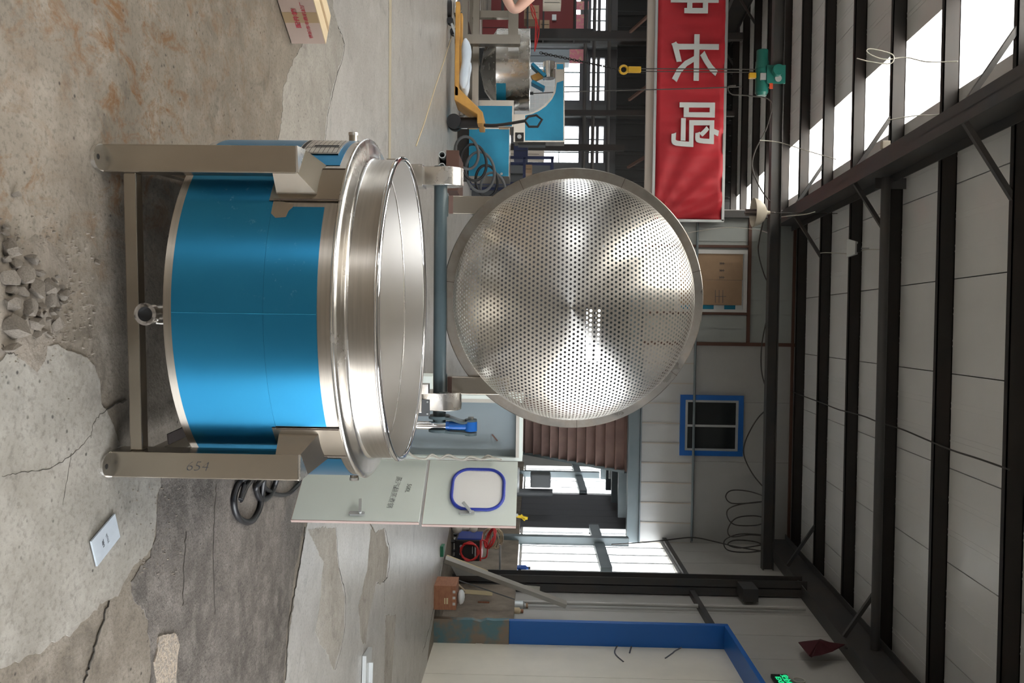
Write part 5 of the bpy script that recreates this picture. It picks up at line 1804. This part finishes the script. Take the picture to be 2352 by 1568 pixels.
part('rope_peg', G().bar(rc_ + Vector((0.1, 0, 0.12)), (XW - 0.13, rc_.y + 0.1, rc_.z + 0.12), 0.03, 0.03), 'galvanised', RPT)
wg = onfloor(1045, 1235)
tag(obj('gas_regulator', G().sphere((3.28, 13.2, 0.09), 0.09, 12, 8).cyl((3.28, 13.2, 0.15), (3.28, 13.2, 0.30), 0.03, n=10).sphere((3.28, 13.2, 0.35), 0.07, 12, 8), 'wire_white', smooth=40), 'pale round regulator beside the welding machine', 'regulator')
tag(obj('hand_torch', G().tube(smooth_path([(3.30, 13.75, 0.03), (3.33, 13.72, 0.2), (3.38, 13.7, 0.55), (3.43, 13.7, 0.62)], 5), 0.03, 8), 'steel_grey_paint', smooth=60), 'grey welding torch standing behind the welder', 'tool')
# sheet of pale board behind the bars
bs = [at(1035, 1297, 12.7), at(1150, 1322, 12.9), at(1048, 1322, 12.85)]
tag(obj('offcut_sheet', G().prism([(0, 0), (1, 0), (0, 1)], 0, 0.01, lambda a, b, c: bs[0] + (bs[1] - bs[0]) * a + (bs[2] - bs[0]) * b + Vector((0, c, 0))), 'sheet_pale'), 'triangular pale sheet offcut leaning on the plinth', 'sheet')
# things on the sill
for nm, px, py, ya, rad, ht, mt, cap, lab, cat in (('spray_bottle', 1190, 1305, 14.2, 0.05, 0.20, 'bottle_blue', 'print_black', 'blue bottle standing on the window sill', 'bottle'),
                                                    ('paint_tin', 1189, 1392, 12.2, 0.075, 0.17, 'tin', 'cardboard', 'metal tin standing on the plinth by the blue jamb', 'tin'),
                                                    ('paint_tin', 1189, 1404, 11.8, 0.05, 0.10, 'cardboard_top', 'wood_red', 'small beige tin on the plinth end', 'tin'),
                                                    ('glass_jar', 1190, 1318, 13.95, 0.05, 0.12, 'rope_beige', 'cardboard_top', 'short beige jar beside the blue bottle', 'jar')):
    b = onwall(px, py, XW - 0.02)
    c = Vector((XW - 0.03, b.y, 1.04))
    t_ = thing(nm, lab, cat, tuple(c))
    part('vessel', G().lathe([(0.0, 0.0), (rad, 0.0), (rad, ht * 0.75), (rad * 0.55, ht * 0.9), (rad * 0.5, ht)], 18, tuple(c)), mt, t_, smooth=40)
    part('cap', G().cyl(c + Zv * ht, c + Zv * (ht + 0.035), rad * 0.55, n=12), cap, t_, smooth=40)
sp = onwall(1100, 1352, XW - 0.30)
tag(obj('spirit_level', G().bar(at(1197, 1347, 13.38), at(1240, 1351, 13.38), 0.06, 0.02), 'wire_white'), 'pale spirit level resting on the dark column', 'level')

# staircase up to the office
ST = thing('office_stairs', 'steel staircase with brown treads rising to the office deck', 'stairs', (2.4, 18.5, 0))
nst = 17
for i in range(nst):
    z = 0.19 * (i + 1)
    y = 20.5 - 0.2 * i
    part('tread', G().box(1.7, 3.0, y - 0.25, y, z - 0.03, z), 'brown_sheet', ST)
    part('riser', G().box(1.7, 3.0, y - 0.015, y, z - 0.19, z - 0.03), 'brown_sheet', ST)
for x in (1.66, 3.0):
    part('stringer', G().bar((x + 0.02, 20.55, 0.10), (x + 0.02, 17.2, 3.28), 0.05, 0.26, (0, 0, 1)), 'steel_grey_paint', ST)
# machine under the office
mc = at(1200, 1150, 18.4) - Vector((0.32, 0, 0))
DM = thing('bench_drill', 'dark grey drilling machine standing under the office', 'machine', (mc.x, 18.4, 0))
part('machine_base', G().box(mc.x - 0.45, mc.x + 0.35, 18.1, 18.8, 0, 0.75), 'machine_grey', DM)
part('machine_column', G().cyl((mc.x + 0.15, 18.5, 0.75), (mc.x + 0.15, 18.5, 1.75), 0.09, n=16), 'machine_grey', DM, smooth=40)
part('machine_head', G().box(mc.x - 0.30, mc.x + 0.0, 18.3, 18.7, 1.25, 1.70), 'machine_grey', DM, bevel=0.03)
part('machine_table', G().cyl((mc.x - 0.15, 18.4, 0.95), (mc.x - 0.15, 18.4, 1.0), 0.28, n=24), 'galvanised', DM, smooth=40)
yv = at(1205, 1187, 16.4)
YV = thing('yellow_clamp', 'yellow plastic clamp standing beside the upper cabinet door', 'clamp', tuple(yv))
part('clamp_bar', G().bar(at(1186, 1184, 16.4), at(1212, 1190, 16.4), 0.05, 0.05), 'yellow_plastic', YV)
part('clamp_jaw', G().bar(at(1196, 1182, 16.4), at(1206, 1194, 16.4), 0.05, 0.05), 'yellow_plastic', YV)
part('clamp_stand', G().bar((yv.x, 16.4, 0), tuple(at(1190, 1182, 16.4)), 0.05, 0.05), 'tin', YV)
tag(obj('fluorescent_tube', G().bar((2.2, 19.5, 3.12), (3.6, 19.5, 3.12), 0.06, 0.05), 'galvanised'), 'unlit tube fitting under the office deck', 'lamp')

# ================================================================== THE DEEP BAY ON THE LEFT


def pbox(x0, x1, y0, y1, Y, dp):
    """box whose front face at depth Y fills a photograph rectangle"""
    xm, ym = (x0 + x1) / 2, (y0 + y1) / 2
    return G().box(at(xm, y0, Y).x, at(xm, y1, Y).x, Y, Y + dp, at(x0, ym, Y).z, at(x1, ym, Y).z)


# pallet truck
tb = onfloor(1022, 262)
YT = 11.5
PT = thing('pallet_truck', 'worn yellow pallet truck parked across the floor', 'pallet truck', (-3.4, YT, 0))
fz0, fz1 = 0.12, 0.18
for k, y in enumerate((YT, YT + 0.42)):
    part('fork', G().box(-4.45, -3.15, y, y + 0.15, fz0, fz1), 'truck_yellow', PT, bevel=0.01)
    part('fork_roller', G().cyl((-4.2, y + 0.02, 0.045), (-4.2, y + 0.13, 0.045), 0.045, n=16), 'rubber_black', PT, smooth=40)
    part('roller_arm', G().bar((-4.2, y + 0.07, 0.05), (-4.0, y + 0.07, 0.13), 0.08, 0.03), 'galvanised', PT)
hx = -3.1
pv_ = [(-3.32, 0.12), (-3.10, 0.12), (-2.90, 0.44), (-2.78, 0.44), (-2.78, 0.52), (-2.93, 0.52)]
part('yoke', G().prism(pv_, YT + 0.0, YT + 0.57, lambda a, b, c: (a, c, b)), 'truck_yellow', PT, bevel=0.01)
part('pump', G().cyl((-2.85, YT + 0.28, 0.14), (-2.85, YT + 0.28, 0.46), 0.075, n=18), 'steel_dark', PT, smooth=40)
for y in (YT + 0.16, YT + 0.34):
    part('steer_wheel', G().cyl((-2.85, y, 0.10), (-2.85, y + 0.07, 0.10), 0.10, n=22), 'rubber_black', PT, smooth=40)
part('drawbar', G().tube(smooth_path([(-2.83, YT + 0.28, 0.38), (-2.80, YT + 0.2, 0.7), (-2.84, YT + 0.1, 1.1)], 4), 0.022, 8), 'steel_dark', PT, smooth=60)
hl = [(-2.84, 1.1), (-2.76, 1.16), (-2.76, 1.28), (-2.86, 1.34), (-2.92, 1.26), (-2.90, 1.15)]
part('loop_handle', G().tube([(a, YT + 0.1, b) for a, b in hl], 0.018, 8, closed=True), 'steel_dark', PT, smooth=60)
for k, (px0, px1, lab) in enumerate(((90, 205, 'larger bluish plastic bundle lying on the pallet truck forks'), (140, 225, 'smaller whitish plastic bundle hanging over the truck fork'))):
    a, b = at(1062 + 6 * k, px0, YT + 0.1 + 0.2 * k), at(1066, px1, YT + 0.1 + 0.2 * k)
    n_s = 12
    pts, rad = [], []
    for i in range(n_s + 1):
        t = i / n_s
        q = a.lerp(b, t)
        pts.append((q.x, q.y - 0.02, fz1 + 0.075 + 0.02 * math.sin(5 * t + k)))
        rad.append(0.02 + 0.055 * math.sin(math.pi * t) ** 0.6 + 0.012 * math.sin(9 * t + k))
    tag(obj('plastic_bundle', G().tube(pts, rad, 10), 'plastic_bag', smooth=60), lab, 'bundle')

# second kettle, in its frame
YM = 14.0
K2 = thing('mixing_kettle', 'stainless tilting kettle with blue mixer arm in the deep bay', 'kettle', (-4.3, YM, 0))
for k, (y, z) in enumerate(((13.3, 0.10), (13.3, 0.28), (14.7, 0.10))):
    part('base_rail', G().bar((-6.6, y, z), (-3.45, y, z), 0.10, 0.10), 'steel_leg', K2)
for x in (-6.2, -4.8, -3.55):
    part('base_cross', G().bar((x, 13.3, 0.10), (x, 14.7, 0.10), 0.10, 0.10), 'steel_leg', K2)
part('frame_post', pbox(1085, 1170, 24, 40, 13.4, 0.10), 'steel_leg', K2)
part('frame_post', pbox(1100, 1145, 95, 105, 13.9, 0.08), 'steel_leg', K2)
part('frame_bar', pbox(1168, 1191, -60, 109, 13.2, 0.15), 'steel_leg', K2)
part('frame_bar_end', pbox(1167, 1191, 109, 135, 13.18, 0.2), 'steel_bright', K2)
part('frame_brace', G().bar(at(1090, 80, 13.5), at(1100, 150, 13.8), 0.04, 0.04), 'steel_leg', K2)
kc = at(1180, 161, YM)
kz0, kz1 = at(1143, 161, YM).z, at(1217, 161, YM).z
part('kettle_bowl', G().lathe([(0.0, kz0 - 0.30), (0.35, kz0 - 0.22), (0.58, kz0 - 0.05), (0.655, kz0), (0.655, kz1 - 0.02), (0.67, kz1), (0.64, kz1), (0.63, kz0), (0.3, kz0 - 0.2), (0, kz0 - 0.25)], 48, (kc.x, YM, 0)),
     'steel_bright', K2, smooth=40)
part('film_band', G().lathe([(0.658, kz0 + 0.005), (0.658, kz0 + 0.16)], 16, (kc.x, YM, 0), R(35), R(110)), 'film_teal', K2, smooth=60)
for k, (x0, y0, x1, y1) in enumerate(((1222, 150, 1252, 178), (1222, 190, 1250, 205))):
    part('mixer_blade', G().bar(at(x0, y0, YM), at(x1, y1, YM), 0.22, 0.05), 'film_teal', K2)
part('mixer_shaft', G().bar(at(1222, 182, YM), at(1262, 165, YM), 0.10, 0.10), 'truck_yellow', K2)
part('mixer_head', G().cyl(at(1261, 143, YM), at(1261, 180, YM), 0.10, n=20), 'steel_bright', K2, smooth=40)
ap = [(1297, 143), (1297, 326), (1181, 326), (1181, 262), (1208, 262), (1222, 258), (1238, 250), (1252, 240), (1264, 226), (1272, 210), (1276, 190), (1276, 143)]


def px_prism(poly, Y, dp, mt, name, parent, inset=1.0):
    cx_ = sum(p[0] for p in poly) / len(poly)
    cy_ = sum(p[1] for p in poly) / len(poly)
    pts = []
    for a, b in poly:
        q = at(cx_ + (a - cx_) * inset, cy_ + (b - cy_) * inset, Y)
        pts.append((q.x, q.z))
    ar = sum(pts[i][0] * pts[(i + 1) % len(pts)][1] - pts[(i + 1) % len(pts)][0] * pts[i][1] for i in range(len(pts)))
    if ar < 0:
        pts.reverse()
    return obj(name, G().prism(pts, Y, Y + dp, lambda a, b, c: (a, c, b)), mt, parent)


px_prism(ap, 13.62, 0.30, 'steel_leg', 'mixer_arm', K2)
ap2 = [(1294, 185), (1294, 322), (1206, 322), (1206, 265), (1222, 262), (1240, 254), (1255, 243), (1268, 228), (1276, 212), (1279, 190)]
px_prism(ap2, 13.605, 0.015, 'film_teal', 'arm_film', K2)
px_prism([(1294, 147), (1294, 158), (1279, 158), (1279, 147)], 13.605, 0.015, 'film_teal', 'arm_film', K2)
fb = at(1193, 315, 13.6)
part('flange_bearing', G().box(fb.x - 0.07, fb.x + 0.07, 13.57, 13.62, fb.z - 0.07, fb.z + 0.07), 'steel_dark', K2)
part('bearing_cap', G().cyl((fb.x, 13.55, fb.z), (fb.x, 13.58, fb.z), 0.035, n=16), 'galvanised', K2, smooth=40)
part('arm_plate', pbox(1180, 1206, 262, 326, 13.60, 0.02), 'steel_leg', K2)
part('pedestal', pbox(1072, 1180, 230, 291, 13.45, 0.6), 'steel_leg', K2)
part('pedestal_film', pbox(1078, 1176, 243, 289, 13.435, 0.015), 'film_teal', K2)
part('black_strip', pbox(1190, 1253, 327, 333, 13.6, 0.2), 'print_black', K2)
for q in range(3):
    part('pedestal_leg', pbox(1052, 1073, 234 + 24 * q, 240 + 24 * q, 13.46 + 0.1 * q, 0.06), 'steel_leg', K2)

# film wrapped cabinet
FC = thing('film_wrapped_cabinet', 'boxy steel cabinet covered in blue film beside the hose pile', 'cabinet', (at(1100, 350, 13.2).x, 13.2, 0))
part('cabinet_body', pbox(1077, 1170, 293, 405, 13.2, 0.7), 'steel_leg', FC)
part('blue_cover', pbox(1077, 1169, 296, 404, 13.185, 0.015), 'film_teal', FC)
for a, b in ((1077, 1096), (1146, 1169)):
    part('tape_corner', pbox(a, b, 293, 297, 13.18, 0.02), 'tape', FC)
part('cabinet_stand', pbox(1048, 1077, 296, 402, 13.25, 0.6), 'steel_dark', FC)
tag(obj('round_knob', G().cyl(at(1152, 399, 13.18), at(1152, 399, 13.12), 0.02, n=12), 'galvanised'), 'small round knob on the blue film cabinet', 'knob')

# hose pile
hr = random.Random(5)
for k in range(5):
    c = Vector((-2.50 + 0.11 * k, 12.15 + 0.10 * k, 0.25 + 0.09 * k))
    rad = 0.22 + 0.03 * (k % 3)
    tl = hr.uniform(0, 1.2)
    pts = [c + Vector((rad * math.cos(t) * 1.0, 0.12 * math.sin(t + tl) + 0.05 * k, rad * 0.75 * math.sin(t))) for t in [2 * math.pi * i / 26 for i in range(26)]]
    for p in pts:
        p.z = max(p.z, 0.03)
    tag(obj('hose_loop', G().tube(pts, 0.021, 8, closed=True), 'rubber_black' if k % 2 else 'machine_grey', smooth=60), ('lowest', 'second lowest', 'middle', 'second highest', 'highest')[k] + ' hose loop in the tangled pile beside the blue film cabinet', 'hose', 'hose loops in the pile')
# steel sections on the floor
sc0 = onfloor(1008, 380)
tag(obj('steel_channel', G().box(sc0.x - 0.20, sc0.x + 0.32, sc0.y + 0.05, sc0.y + 0.9, 0.095, 0.24).box(sc0.x - 0.2, sc0.x + 0.32, sc0.y + 0.0, sc0.y + 0.05, 0.095, 0.26), 'steel_brown'), 'rusty brown steel channel lying on the tubes', 'channel')
for k, (dx_, r_) in enumerate(((-0.13, 0.045), (0.02, 0.045), (0.17, 0.045))):
    tag(obj('steel_tube', G().pipe((sc0.x + dx_, sc0.y - 0.05, 0.046), (sc0.x + dx_, sc0.y + 0.9, 0.046), r_, r_ - 0.010, 16), 'tin', smooth=40),
        ('left one of three short steel tubes under the rusty channel', 'middle one of three short steel tubes under the rusty channel', 'right one of three short steel tubes under the rusty channel')[k], 'tube')
bp = onfloor(1025, 8)
BD = thing('floor_bollard', 'short steel post with a ring at the left edge of the bay', 'post', tuple(bp))
part('post', G().box(bp.x + 0.0, bp.x + 0.14, bp.y + 1.2, bp.y + 1.34, 0, 1.0), 'steel_leg', BD)
part('ring', G().torus((bp.x, bp.y + 0.2, 0.12), 0.10, 0.03, n=24), 'steel_bright', BD, smooth=60)
part('ring_plate', G().cyl((bp.x, bp.y + 0.2, 0), (bp.x, bp.y + 0.2, 0.05), 0.12, n=24), 'steel_dark', BD, smooth=40)

# ---- far clutter
for nm, rc, Y, dp, mt, lab, cat in (
        ('red_cabinet', (1099, 1166, 42, 84), 19.0, 0.6, 'red_dark', 'dark red steel cabinet behind the far kettle frame', 'cabinet'),
        ('carton', (1204, 1238, 12, 44), 20.5, 0.5, 'cardboard', 'brown carton high on the dim shelves', 'box'),
        ('carton', (1240, 1262, 46, 66), 20.5, 0.5, 'cardboard', 'smaller brown carton beside the dim post', 'box'),
        ('white_carton', (1247, 1289, 0, 11), 19.5, 0.4, 'lamp_cream', 'white carton at the upper left edge', 'box'),
        ('white_notice', (1268, 1278, 33, 47), 22.47, 0.03, 'banner_white', 'small white notice on the dim red boards', 'sign'),
        ('grey_locker', (1125, 1308, 113, 143), 24.0, 0.5, 'cab_grey', 'grey double locker below the pink poster', 'locker'),
        ('carton', (1202, 1222, 378, 398), 15.6, 0.4, 'cardboard', 'brown carton low inside the navy rack', 'box'),
        ('pale_carton', (1102, 1250, 345, 362), 19.5, 0.5, 'beige_paint', 'tall pale carton stack behind the navy rack', 'box'),
        ('dark_bin', (1180, 1212, 330, 362), 17.0, 0.6, 'navy', 'dark blue bin under the mixer arm', 'bin'),
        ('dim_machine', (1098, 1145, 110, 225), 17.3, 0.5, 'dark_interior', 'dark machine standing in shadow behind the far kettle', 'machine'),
        ('dim_machine', (1082, 1225, 405, 470), 16.4, 0.8, 'machine_grey', 'grey machine behind the raised basket', 'machine'),
        ('red_board', (1119, 1318, -10, 72), 22.5, 0.05, 'red_dark', 'dark red boarding behind the shelves', 'board')):
    base = at(rc[0], (rc[2] + rc[3]) / 2, Y)
    t_ = thing(nm, lab, cat, (base.x, Y, max(base.z, 0)))
    part('body', pbox(*rc, Y, dp), mt, t_)
    x0, x1, y0, y1 = rc
    if dp > 0.1:
        part('front_seam', pbox(x0 + (x1 - x0) * 0.08, x1 - (x1 - x0) * 0.08, (y0 + y1) / 2 - 0.4, (y0 + y1) / 2 + 0.4, Y - 0.006, 0.006), 'print_black', t_)
        part('top_edge', pbox(x1 - 1.5, x1, y0, y1, Y - 0.01, 0.02), mt, t_)
    else:
        part('edge_strip', pbox(x0, x1, y1 - 1, y1, Y - 0.01, 0.02), 'print_black', t_)
for k, (rc, lab) in enumerate((((1320, 1352, 3, 22), 'pink poster nearest the left edge of the bay'), ((1314, 1350, 33, 72), 'large pink poster with yellow print beside the far window'), ((1308, 1341, 113, 145), 'crumpled pink poster above the grey locker'))):
    tag(obj('wall_poster', pbox(*rc, 26.0, 0.02), 'poster_pink'), lab, 'poster')
# supports for what hangs or stands high in the dim bay
SH = thing('storage_rack', 'dim steel storage rack at the back left of the bay', 'rack', (-9.6, 20.4, 0))
for x in (-9.9, -8.6, -7.2):
    for y in (20.4, 21.2):
        part('rack_post', G().bar((x, y, 0), (x, y, 2.6), 0.07, 0.07), 'steel_dark', SH)
for z in (0.4, 1.03, 1.42, 2.2):
    part('rack_shelf', G().box(-9.95, -7.15, 20.4, 21.2, z - 0.04, z), 'steel_dark', SH)
for k, (py, Y, wd) in enumerate(((82, 20.0, 0.16), (85, 24.5, 0.3), (258, 21.0, 0.12), (338, 22.0, 0.16))):
    c = at(1200, py, Y)
    tag(obj('bay_column', G().bar((c.x, Y, 0), (c.x, Y, zp(Y) - 0.5 if k != 3 else 3.6), wd, wd), 'steel_dark'),
        ('slim dark post before the dim shelves', 'broad dark column behind the shelves', 'dark post seen through the mixer arm gap', 'dark post right of the mixer arm')[k], 'column')
for k, (px, Y) in enumerate(((1343, 23.5), (1363, 23.5), (1398, 23.0))):
    z = at(px, 200, Y).z
    tag(obj('bay_pipe', G().cyl((-11, Y, z), (-4.2, Y, z), 0.05, n=8), 'steel_primer'), ('lowest grey pipe crossing before the far windows', 'middle grey pipe crossing before the far windows', 'highest grey pipe above the far windows')[k], 'pipe')
# (cage and rack)
mx0, mx1 = at(1240, 148, 18).x, at(1240, 258, 18).x
MCG = thing('mesh_cage', 'white wire mesh cage behind the far kettle', 'cage', ((mx0 + mx1) / 2, 18, 0))
for i in range(12):
    x = mx0 + (mx1 - mx0) * i / 11
    part('mesh_wire', G().cyl((x, 18, 0.0), (x, 18, 1.72), 0.006, n=5), 'mesh_white', MCG)
for i in range(18):
    z = 0.02 + 0.1 * i
    part('mesh_wire', G().cyl((mx0, 18, z), (mx1, 18, z), 0.006, n=5), 'mesh_white', MCG)
part('mesh_board', G().box(mx0, mx1, 18.3, 18.32, 0.0, 1.70), 'sheet_pale', MCG)
# navy rack in front of the basket edge
nx0, nx1 = at(1220, 362, 15.5).x, at(1220, 422, 15.5).x
NR = thing('navy_rack', 'navy blue tube rack beside the raised basket', 'rack', ((nx0 + nx1) / 2, 15.5, 0))
for x in (nx0, nx1):
    for y in (15.5, 16.1):
        part('rack_post', G().bar((x, y, 0), (x, y, 1.6), 0.05, 0.05), 'navy', NR)
part('rack_shelf', G().box(nx0, nx1, 15.5, 16.1, 1.05, 1.075), 'navy', NR)
for z in (0.5, 1.05, 1.57):
    for y in (15.5, 16.1):
        part('rack_rail', G().bar((nx0, y, z), (nx1, y, z), 0.05, 0.05), 'navy', NR)
for k in range(3):
    z = 1.6
    tag(obj('red_hose', G().tube(smooth_path([at(1205 + 6 * k, -5, 17 + k), at(1222, 12 + 10 * k, 17 + k), at(1230 + 4 * k, 40 + 14 * k, 17 + k), at(1228, 118, 17 + k)], 5), 0.012, 6), 'hose_red', smooth=60),
        ('lowest thin red hose hanging in the dim bay', 'middle thin red hose hanging in the dim bay', 'highest thin red hose hanging in the dim bay')[k], 'hose')

# ================================================================== PERSON at the left edge, hand on hip
PX, PY = -2.17, 4.75
el = at(1183, 40, PY)


def skin_body(name, joints, bones, mt, parent, root, sub=2, label=None):
    me = bpy.data.meshes.new(name)
    names = list(joints)
    me.from_pydata([joints[n][0] for n in names], [], [])
    me.edges.add(len(bones))
    for i, (a, b) in enumerate(bones):
        me.edges[i].vertices = (names.index(a), names.index(b))
    me.update()
    o = bpy.data.objects.new(name, me)
    COL.objects.link(o)
    o.modifiers.new('skin', 'SKIN')
    sv = me.skin_vertices
    if not sv:
        bpy.context.view_layer.objects.active = o
        me.attributes
        bm = bmesh.new()
        bm.from_mesh(me)
        bm.verts.layers.skin.verify()
        bm.to_mesh(me)
        bm.free()
        sv = me.skin_vertices
    for i, n in enumerate(names):
        r = joints[n][1]
        sv[0].data[i].radius = r if isinstance(r, tuple) else (r, r)
        sv[0].data[i].use_root = (n == root)
    s_ = o.modifiers.new('sub', 'SUBSURF')
    s_.levels = s_.render_levels = sub
    me.materials.append(M[mt])
    o.modifiers['skin'].use_smooth_shade = True
    if parent:
        o.parent = parent
        if label:
            o['label'] = label
    return o


PE = thing('person', 'person in a dark red shirt with a bare elbow bent, hand on hip', 'person', (PX, PY, 0))
sh = Vector((0.17, 0, 1.325))
eb = el - Vector((PX, PY, 0))
wrist = Vector((0.20, -0.05, 1.02))
J = {'pelvis': ((0, 0, 0.92), (0.15, 0.11)), 'waist': ((0, 0, 1.08), (0.135, 0.10)), 'chest': ((0, 0, 1.21), (0.155, 0.11)), 'neck0': ((0, 0, 1.35), (0.06, 0.06)), 'neck1': ((0, -0.01, 1.42), (0.052, 0.055)),
     'head0': ((0, -0.02, 1.50), (0.075, 0.09)), 'head1': ((0, -0.015, 1.60), (0.078, 0.092)),
     'sR': ((0.17, 0, 1.325), 0.055), 'eR': (tuple(eb + Vector((-0.045, 0, 0.012))), 0.031), 'eR2': (tuple(eb + Vector((-0.045, 0, -0.018))), 0.031), 'wR': (tuple(wrist), 0.028), 'hR': ((0.165, -0.09, 0.975), (0.018, 0.034)),
     'sL': ((-0.17, 0, 1.325), 0.055), 'eL': ((-0.25, 0.02, 1.06), 0.042), 'wL': ((-0.26, -0.05, 0.88), 0.03), 'hL': ((-0.26, -0.07, 0.80), (0.018, 0.035)),
     'hipR': ((0.095, 0, 0.86), 0.085), 'kR': ((0.11, -0.01, 0.48), 0.058), 'aR': ((0.11, 0.02, 0.09), 0.040), 'tR': ((0.125, -0.13, 0.04), (0.04, 0.03)),
     'hipL': ((-0.095, 0, 0.86), 0.085), 'kL': ((-0.11, -0.01, 0.48), 0.058), 'aL': ((-0.11, 0.02, 0.09), 0.040), 'tL': ((-0.125, -0.13, 0.04), (0.04, 0.03))}
Bn = [('pelvis', 'waist'), ('waist', 'chest'), ('chest', 'neck0'), ('neck0', 'neck1'), ('neck1', 'head0'), ('head0', 'head1'), ('chest', 'sR'), ('sR', 'eR'), ('eR', 'eR2'), ('eR2', 'wR'), ('wR', 'hR'), ('chest', 'sL'), ('sL', 'eL'), ('eL', 'wL'), ('wL', 'hL'),
      ('pelvis', 'hipR'), ('hipR', 'kR'), ('kR', 'aR'), ('aR', 'tR'), ('pelvis', 'hipL'), ('hipL', 'kL'), ('kL', 'aL'), ('aL', 'tL')]
for sd, hp, dirv in (('R', Vector((0.165, -0.09, 0.975)), Vector((-0.5, -0.75, -0.35))), ('L', Vector((-0.26, -0.07, 0.80)), Vector((0.02, -0.1, -1)))):
    dirv.normalize()
    sidev = dirv.cross(Vector((1, 0, 0)) if abs(dirv.x) < 0.6 else Vector((0, 0, 1))).normalized()
    for f in range(4):
        a = hp + sidev * (0.018 * (f - 1.5))
        ln = (0.062, 0.072, 0.068, 0.052)[f]
        J['f%s%da' % (sd, f)] = (tuple(a + dirv * ln * 0.5), 0.009)
        J['f%s%db' % (sd, f)] = (tuple(a + dirv * ln + Vector((0, -0.008, -0.01))), 0.008)
        Bn += [('h' + sd, 'f%s%da' % (sd, f)), ('f%s%da' % (sd, f), 'f%s%db' % (sd, f))]
    J['t%sa' % sd] = (tuple(hp + sidev * 0.045 + dirv * 0.01), 0.010)
    J['t%sb' % sd] = (tuple(hp + sidev * 0.06 + dirv * 0.045), 0.009)
    Bn += [('h' + sd, 't%sa' % sd), ('t%sa' % sd, 't%sb' % sd)]
skin_body('body', J, Bn, 'skin', PE, 'pelvis')
S = {'q': ((0, 0, 0.86), (0.172, 0.135)), 'p': ((0, 0, 0.95), (0.165, 0.13)), 'w': ((0, 0, 1.08), (0.15, 0.115)), 'c': ((0, 0, 1.21), (0.17, 0.125)), 'n': ((0, 0, 1.335), (0.085, 0.08)), 'sR': ((0.175, 0, 1.325), 0.070),
     'uR': (tuple(sh.lerp(eb, 0.36)), 0.066), 'sL': ((-0.175, 0, 1.325), 0.070), 'uL': ((-0.21, 0.01, 1.20), 0.066)}
skin_body('shirt', S, [('q', 'p'), ('p', 'w'), ('w', 'c'), ('c', 'n'), ('c', 'sR'), ('sR', 'uR'), ('c', 'sL'), ('sL', 'uL')], 'shirt_maroon', PE, 'p', label='dark red short sleeved shirt')
T_ = {'p': ((0, 0, 0.93), (0.16, 0.12)), 'hR': ((0.095, 0, 0.84), 0.10), 'kR': ((0.11, -0.01, 0.48), 0.075), 'aR': ((0.11, 0.02, 0.10), 0.065), 'hL': ((-0.095, 0, 0.84), 0.10), 'kL': ((-0.11, -0.01, 0.48), 0.075), 'aL': ((-0.11, 0.02, 0.10), 0.065)}
skin_body('trousers', T_, [('p', 'hR'), ('hR', 'kR'), ('kR', 'aR'), ('p', 'hL'), ('hL', 'kL'), ('kL', 'aL')], 'trousers_dark', PE, 'p', label='dark work trousers')
obj('hair', G().sphere((0, 0.012, 1.605), 0.105, 16, 10, (0.86, 1.0, 0.82)), 'hair_black', PE, smooth=60, local=True)
fe = obj('face', G().sphere((0, -0.112, 1.52), 0.016, 8, 6, (0.8, 1.2, 1.4)), 'skin', PE, smooth=60, local=True)
for s in (-1, 1):
    obj('eye', G().sphere((0.032 * s, -0.098, 1.552), 0.012, 8, 6), 'print_black', fe, smooth=60, local=True)
    obj('ear', G().sphere((0.082 * s, 0.0, 1.53), 0.026, 8, 6, (0.4, 0.7, 1.2)), 'skin', fe, smooth=60, local=True)
for s in (-1, 1):
    obj('shoe', G().sphere((0.118 * s, -0.06, 0.048), 0.075, 14, 8, (0.72, 1.9, 0.62)), 'print_black', PE, smooth=60, local=True)
obj('mouth', G().box(-0.022, 0.022, -0.112, -0.104, 1.473, 1.481), 'hose_red', fe, local=True)
